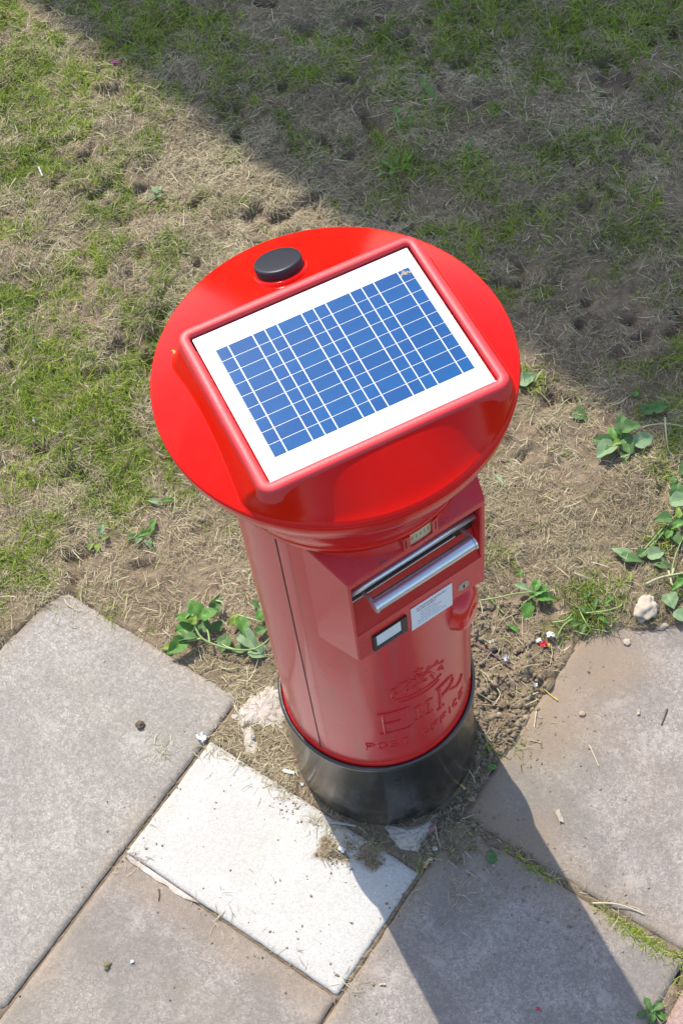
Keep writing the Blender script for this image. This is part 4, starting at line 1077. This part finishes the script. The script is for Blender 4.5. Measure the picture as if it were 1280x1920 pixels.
weed('tangle of small dark leaves and bent stalks by the slab, right of the pillar', (1085, 1165),
     [(1092, 1180, .01, 250, .045, .03, 'd', 'toothed', 0, 0), (1080, 1172, .015, 200, .04, .022, 'd', 'toothed', 5, 0), (1100, 1120, .02, 60, .03, .02, 'd', 'toothed', 10, 0), (1120, 1150, .02, 10, .035, .02, 'y', 'toothed', 5, 0), (1130, 1165, .02, 330, .03, .02, 'g', 'toothed', 0, 0), (1180, 1085, .02, 90, .03, .02, 'y', 'toothed', 10, 0), (1095, 1145, .02, 150, .035, .02, 'd', 'point', 5, 0), (1070, 1160, .015, 190, .05, .014, 'g', 'point', 0, 0), (1115, 1135, .02, 80, .04, .02, 'd', 'toothed', 10, 0), (1140, 1130, .02, 40, .04, .02, 'g', 'toothed', 5, 0)],
     [[(1035, 1168, .02), (1060, 1162, .03), (1072, 1150, .03)], [(1042, 1200, .006), (1055, 1175, .02), (1072, 1160, .03)], [(1095, 1152, .02), (1130, 1150, .025), (1160, 1142, .015), (1165, 1134, .012)], [(1110, 1185, .01), (1095, 1165, .02), (1085, 1140, .02)]], rad=.0026)
weed('thick pale stems and round leaves at the right edge above the slabs', (1255, 1095),
     [(1255, 1130, .018, 300, .050, .048, 'p', 'oval', 0, 0), (1275, 1158, .012, 330, .045, .04, 'p', 'oval', 0, 0), (1270, 1100, .03, 40, .05, .035, 'g', 'toothed', 8, 0), (1280, 1085, .03, 60, .05, .03, 'g', 'point', 8, 0)],
     [[(1210, 1100, .014), (1235, 1088, .02), (1262, 1082, .03), (1300, 1075, .03)], [(1252, 1075, .02), (1256, 1092, .02), (1262, 1104, .02), (1300, 1118, .02)], [(1262, 1070, .02), (1258, 1085, .02), (1255, 1100, .01)]], stemmat=M_stemdry, rad=.004)
weed('little green leaf lying on the shaded slab right of the pillar foot', (922, 1605), [(922, 1606, .005, 100, .038, .026, 'd', 'oval', 0, 0)], cat='leaf', name='fallen_leaf')
weed('small green leaf on the dug soil at the shadow edge', (923, 1438), [(923, 1438, .012, 20, .026, .018, 'g', 'oval', 0, 0)], cat='leaf', name='fallen_leaf')
weed('cut leaved sprig in the corner joint at the bottom right', (1222, 1892), [(1215, 1885, .015, 120, .04, .03, 'd', 'toothed', 10, 0), (1230, 1888, .015, 40, .04, .03, 'd', 'toothed', 8, 0), (1222, 1905, .01, 260, .04, .03, 'd', 'toothed', 0, 0), (1237, 1903, .01, 320, .035, .025, 'g', 'toothed', 0, 0), (1205, 1900, .01, 200, .035, .024, 'd', 'toothed', 0, 0)])
weed('pale seedling leaf on the soil just right of the drawer', (937, 900), [(937, 900, .01, 110, .045, .024, 'p', 'toothed', 0, 0)], name='fallen_leaf', cat='leaf')
weed('ribbed weed tuft between dead grass, far left', (295, 365), [(290, 360, .02, 130, .045, .016, 'p', 'point', 10, 0), (300, 368, .02, 20, .04, .016, 'p', 'point', 5, 0), (285, 375, .012, 200, .06, .012, 'p', 'point', 0, 0), (300, 355, .02, 80, .03, .014, 'p', 'oval', 10, 0)])
weed('grey leaf curled in the shaded grass left of the leafy clump', (712, 335), [(712, 335, .012, 200, .045, .014, 'p', 'point', 0, 20)], cat='leaf', name='fallen_leaf')

# ------------------------------------------------------------------ litter, twigs, stones
def stick(label, pts, rad, mat, name='twig', cat='twig', n=7):
    P = []
    b0 = G(*pts[0][:2])
    for px, py, h in pts:
        g_ = G(px, py); P.append((g_.x - b0.x, g_.y - b0.y, surf(g_.x, g_.y) + h))
    cv = curve(P); V, F = tube(cv, [rad * (1 - .35 * i / len(cv)) * (1 + .12 * random.uniform(-1, 1)) for i in range(len(cv))], n)
    o = obj(name, bm_from(V, F), mat, None, True, (b0.x, b0.y, 0)); tag(o, label, cat); return o
stick('long purplish twig on the dug soil right of the pillar', [(888, 1205, .01), (915, 1222, .012), (940, 1238, .012), (960, 1255, .008), (980, 1277, .006)], .0024, M_purpletwig)
stick('short dark twig on the sunny right slab', [(1250, 1330, .003), (1245, 1345, .003), (1239, 1360, .003)], .0024, M_twig)
stick('small dark twig on the lower left slab', [(298, 1668, .003), (299, 1680, .003), (297, 1690, .003)], .0022, M_twig)
stick('flat grey stick at the front of the black foot beside the pale slab', [(617, 1544, .006), (640, 1546, .008), (668, 1550, .006)], .0045, simple('weathered_grey_wood', (.33, .31, .27), .8, bumpsc=60, bstr=.4), cat='stick', name='stick')
stick('long dry straw lying across the mossy joint', [(1110, 1695, .008), (1150, 1697, .010), (1185, 1706, .006), (1208, 1716, .004)], .0019, M_straw, 'straw_stalk', 'straw')
stick('straight pale straw on the slab right of the soil', [(1005, 1335, .004), (1003, 1350, .004), (1001, 1366, .003)], .0018, M_straw, 'straw_stalk', 'straw')
stick('bent yellow straw at the slab edge near the white pebble', [(1017, 1292, .004), (1030, 1303, .005), (1045, 1315, .004), (1040, 1308, .005)], .0013, M_yellow, 'straw_stalk', 'straw')
stick('thin pale straw in the middle of the sunny right slab', [(1104, 1398, .003), (1112, 1415, .003), (1122, 1438, .003)], .0014, M_straw, 'straw_stalk', 'straw')
stick('kinked straw with a dry leaf on the crumbly soil', [(915, 1272, .01), (935, 1296, .012), (936, 1305, .012), (925, 1324, .01)], .0016, M_straw, 'straw_stalk', 'straw')
stick('pale curled straw at the top of the left slab', [(122, 1126, .006), (128, 1136, .006), (139, 1142, .004)], .0016, M_straw, 'straw_stalk', 'straw')
stick('white stick upright in the far left grass', [(76, 323, .012), (80, 332, .014), (83, 340, .012)], .0032, M_white_bit, 'stick', 'stick')
stick('pale stalk among shaded grass beside the top edge', [(460, 2, .02), (480, 3, .02), (505, 6, .015)], .002, M_straw, 'straw_stalk', 'straw')
stick('dark flat stick in shade above the lid', [(390, 190, .012), (400, 196, .012), (408, 202, .012)], .003, M_twig, 'stick', 'stick')
def scrap(label, px, py, w_, h_, mat, name='paper_scrap', cat='scrap', rot=0, th=.0012, crumple=.3, z=.003, seed=None):
    g_ = G(px, py); rd = random.Random(int(px * 7 + py)); n, m = 6, 5; V = []; F = []
    for i in range(n):
        for j in range(m):
            x = (i / (n - 1) - .5) * w_; y = (j / (m - 1) - .5) * h_
            if i in (0, n - 1) or j in (0, m - 1): x += rd.uniform(-.1, .1) * w_; y += rd.uniform(-.12, .12) * h_
            V.append((x, y, abs(rd.gauss(0, crumple * min(w_, h_)))))
    for i in range(n - 1):
        for j in range(m - 1): F.append((i * m + j, (i + 1) * m + j, (i + 1) * m + j + 1, i * m + j + 1))
    bm = bm_from(V, F)
    r_ = bmesh.ops.extrude_face_region(bm, geom=list(bm.faces))
    for v in [v for v in r_['geom'] if isinstance(v, bmesh.types.BMVert)]: v.co.z += th
    bmesh.ops.recalc_face_normals(bm, faces=bm.faces)
    o = obj(name, bm, mat, None, False, (g_.x, g_.y, surf(g_.x, g_.y) + z)); o.rotation_euler = (0, 0, R(rot)); tag(o, label, cat); return o
scrap('white paper scrap on the clippings left of the black foot', 541, 1448, .030, .009, M_white_bit, rot=-25, crumple=.2)
scrap('small bluish scrap below the white one left of the foot', 566, 1472, .010, .009, M_clear, crumple=.4)
scrap('white crumpled scrap on the soil notch of the pale slab', 641, 1596, .020, .012, M_white_bit, rot=-40, crumple=.4)
scrap('tiny white scrap right of the mortar lump in shadow', 815, 1592, .011, .009, M_white_bit, crumple=.4)
scrap('tan cigarette butt end near the pale slab right corner', 799, 1621, .021, .009, M_butt, 'cigarette_butt', 'butt', 50, .004, .15)
scrap('pale torn end beside the tan butt', 806, 1613, .012, .006, M_straw, rot=-10, crumple=.3)
scrap('orange butt against the right side of the black foot', 868, 1477, .018, .007, M_butt, 'cigarette_butt', 'butt', -60, .004, .15, .006)
scrap('pink magenta wrapper at the shadow edge in the far lawn', 220, 126, .034, .014, M_pink, 'wrapper', 'wrapper', -25, .001, .35, .014)
scrap('white star shaped scrap on dug soil beside the purplish twig', 948, 1236, .018, .014, M_white_bit, rot=20, crumple=.5, z=.008)
scrap('bright white bit at the corner of the sunny slab', 1004, 1288, .010, .009, M_white_bit, crumple=.5, z=.006)
scrap('little white scrap with straw right of the pillar side', 921, 1202, .014, .006, M_white_bit, rot=10, crumple=.4, z=.006)
scrap('clear plastic scrap in the joint above the pale slab corner', 379, 1383, .022, .026, M_clear, 'plastic_scrap', 'scrap', 30, .001, .2)
scrap('silver foil crumb on mortar left of the foot', 475, 1385, .010, .010, M_clear, 'foil_crumb', 'foil', crumple=.5)
scrap('white chip on the left edge of the shaded slab crack', 925, 1625, .009, .007, M_stone, crumple=.3)
scrap('white bit lying in the sunlit left lawn', 65, 790, .008, .014, M_white_bit, crumple=.4, z=.012)
scrap('pale wood chip on the sunlit lower slab beside the shadow', 717, 1847, .014, .004, M_straw, 'wood_chip', 'chip', -10)
scrap('red speck of plastic on the shaded lower slab', 1008, 1893, .010, .007, M_redbit, 'plastic_bit', 'scrap', crumple=.3)
scrap('white chip on the lower left slab', 248, 1804, .009, .008, M_white_bit, crumple=.3)
scrap('pale narrow bark chip on the sunny slab beside the shadow', 1048, 1532, .012, .036, M_stone, 'bark_chip', 'chip', 10, .003, .15)
scrap('pale curled chip near the dark twig on the sunny slab', 1196, 1336, .007, .016, M_stone, 'bark_chip', 'chip', -10, .002, .2)
scrap('pinkish white stub on soil left of the pillar', 493, 1222, .012, .022, M_stone, 'stub', 'scrap', -8, .006, .1)
# coloured sweet wrapper, one thing with printed parts
wr = empty('sweet_wrapper', (G(1022, 1205).x, G(1022, 1205).y, 0)); tag(wr, 'torn red and white sweet wrapper where soil meets the right slab', 'wrapper')
for nm, px, py, w_, h_, mt_ in (('torn_foil', 1031, 1197, .022, .014, M_white_bit), ('red_panel', 1018, 1211, .020, .014, M_redbit), ('torn_foil', 1009, 1203, .014, .009, M_white_bit), ('yellow_corner', 1028, 1213, .009, .010, M_yellow), ('torn_foil', 1024, 1195, .009, .009, M_leafdark)):
    o = scrap('x', px, py, w_, h_, mt_, nm, 'x', random.uniform(-40, 40), .001, .4, .008)
    del o['label']; del o['category']
    o.parent = wr; o.location = (o.location.x - wr.location.x, o.location.y - wr.location.y, o.location.z)
def stone(label, px, py, s, mat, flat=.6, name='pebble', cat='pebble', asp=1.0, rot=0, rough=.18, sub=3):
    g_ = G(px, py); bm = bmesh.new(); bmesh.ops.create_icosphere(bm, subdivisions=sub, radius=1)
    for v in bm.verts:
        f = 1 + rough * mn.noise(v.co * 1.6 + Vector((px, py, 0))) * 2 + rough * .6 * mn.noise(v.co * 4 + Vector((py, px, 0)))
        v.co = Vector((v.co.x * s * asp, v.co.y * s, v.co.z * s * flat)) * f
    o = obj(name, bm, mat, None, True, (g_.x, g_.y, surf(g_.x, g_.y) + s * flat * .45)); o.rotation_euler = (0, 0, R(rot)); tag(o, label, cat); return o
stone('rough pale rubble lump by the upper edge of the right slab', 1208, 1148, .030, M_stone, .6, 'rubble', 'rubble', 1.35, 55, .22, 4)
stone('small pale stone in front of the rubble lump', 1240, 1175, .011, M_stone, .6, asp=1.7, rot=10)
stone('tan pebble on the sunny right slab', 1091, 1339, .0085, M_pebble)
stone('round tan pebble at the rim of the dug soil', 985, 1345, .0085, M_pebble)
stone('small tan pebble under the withered leaf on the dug soil', 935, 1341, .008, M_pebble)
stone('pink pebble embedded by the mortar lump', 812, 1555, .012, M_pebpink, asp=1.2, rot=30)
stone('tan pebble on the slab top left of the sunny slab', 1175, 1205, .010, M_stone)
stone('dark clod on the big left slab', 264, 1360, .0115, simple('dark_clod', (.10, .08, .05), .95, bumpsc=90, bstr=.6, vary=.3), rough=.4, name='soil_clod', cat='clod')
stone('olive moss clod on the lower left slab', 201, 1812, .009, simple('moss_clod', (.16, .14, .07), .95, bumpsc=90, bstr=.6, vary=.3), rough=.4, name='soil_clod', cat='clod')
stone('pale pebble in the crumbs left of the pale slab top', 940, 1105, .008, M_stone)
# fly-tipped crumb of moss stain on the left slab
# ------------------------------------------------------------------ unseen building, added and sized to cast the shadow on the lawn
eu = Vector((0.616, -0.788, 0)); ev = Vector((0.788, 0.616, 0))
H = 7.6; shift = Vector((-math.cos(R(SUN_AZ)) * -1, math.sin(R(SUN_AZ)), 0)) * (H / math.tan(R(SUN_EL)))
e0 = Vector((-0.585, 2.70, 0)) + Vector((sdir.x, sdir.y, 0)).normalized() * (H / math.tan(R(SUN_EL)))
hs = empty('shade_building', (e0.x, e0.y, 0), math.atan2(eu.y, eu.x)); tag(hs, 'stand-in brick building with a flat roof, added outside the view to shade the lawn', 'building')
mb, tb, bb = newmat('brickwork'); vb = coords(tb)
br = nd(tb, 'ShaderNodeTexBrick', Scale=4.5); br.inputs['Color1'].default_value = (.33, .14, .09, 1); br.inputs['Color2'].default_value = (.42, .20, .13, 1); br.inputs['Mortar'].default_value = (.42, .38, .33, 1)
mpb = nd(tb, 'ShaderNodeMapping'); mpb.inputs['Rotation'].default_value = (R(90), 0, 0); tb.links.new(vb, mpb.inputs[0]); tb.links.new(mpb.outputs[0], br.inputs['Vector']); tb.links.new(br.outputs[0], bb.inputs['Base Color']); bb.inputs['Roughness'].default_value = .9
x0, x1, dep = -2.8, 3.0, 3.0
obj('wall', box(bmesh.new(), x0, x1, .12, dep, -.1, H - .25), mb, hs)
obj('roof', box(bmesh.new(), x0 - .12, x1 + .0, 0.0, dep + .12, H - .248, H, .01), simple('grey_fascia', (.4, .4, .38), .6), hs)
for k in range(2):
    wx = -2.0 + k * 2.6
    f = obj('window', box(bmesh.new(), wx, wx + 1.2, .08, .118, 1.0, 2.2, .005), simple('white_frame', (.75, .75, .73), .4), hs)
    obj('pane', box(bmesh.new(), wx + .07, wx + 1.13, .06, .0795, 1.07, 2.13), simple('window_glass', (.03, .04, .05), .05), f)
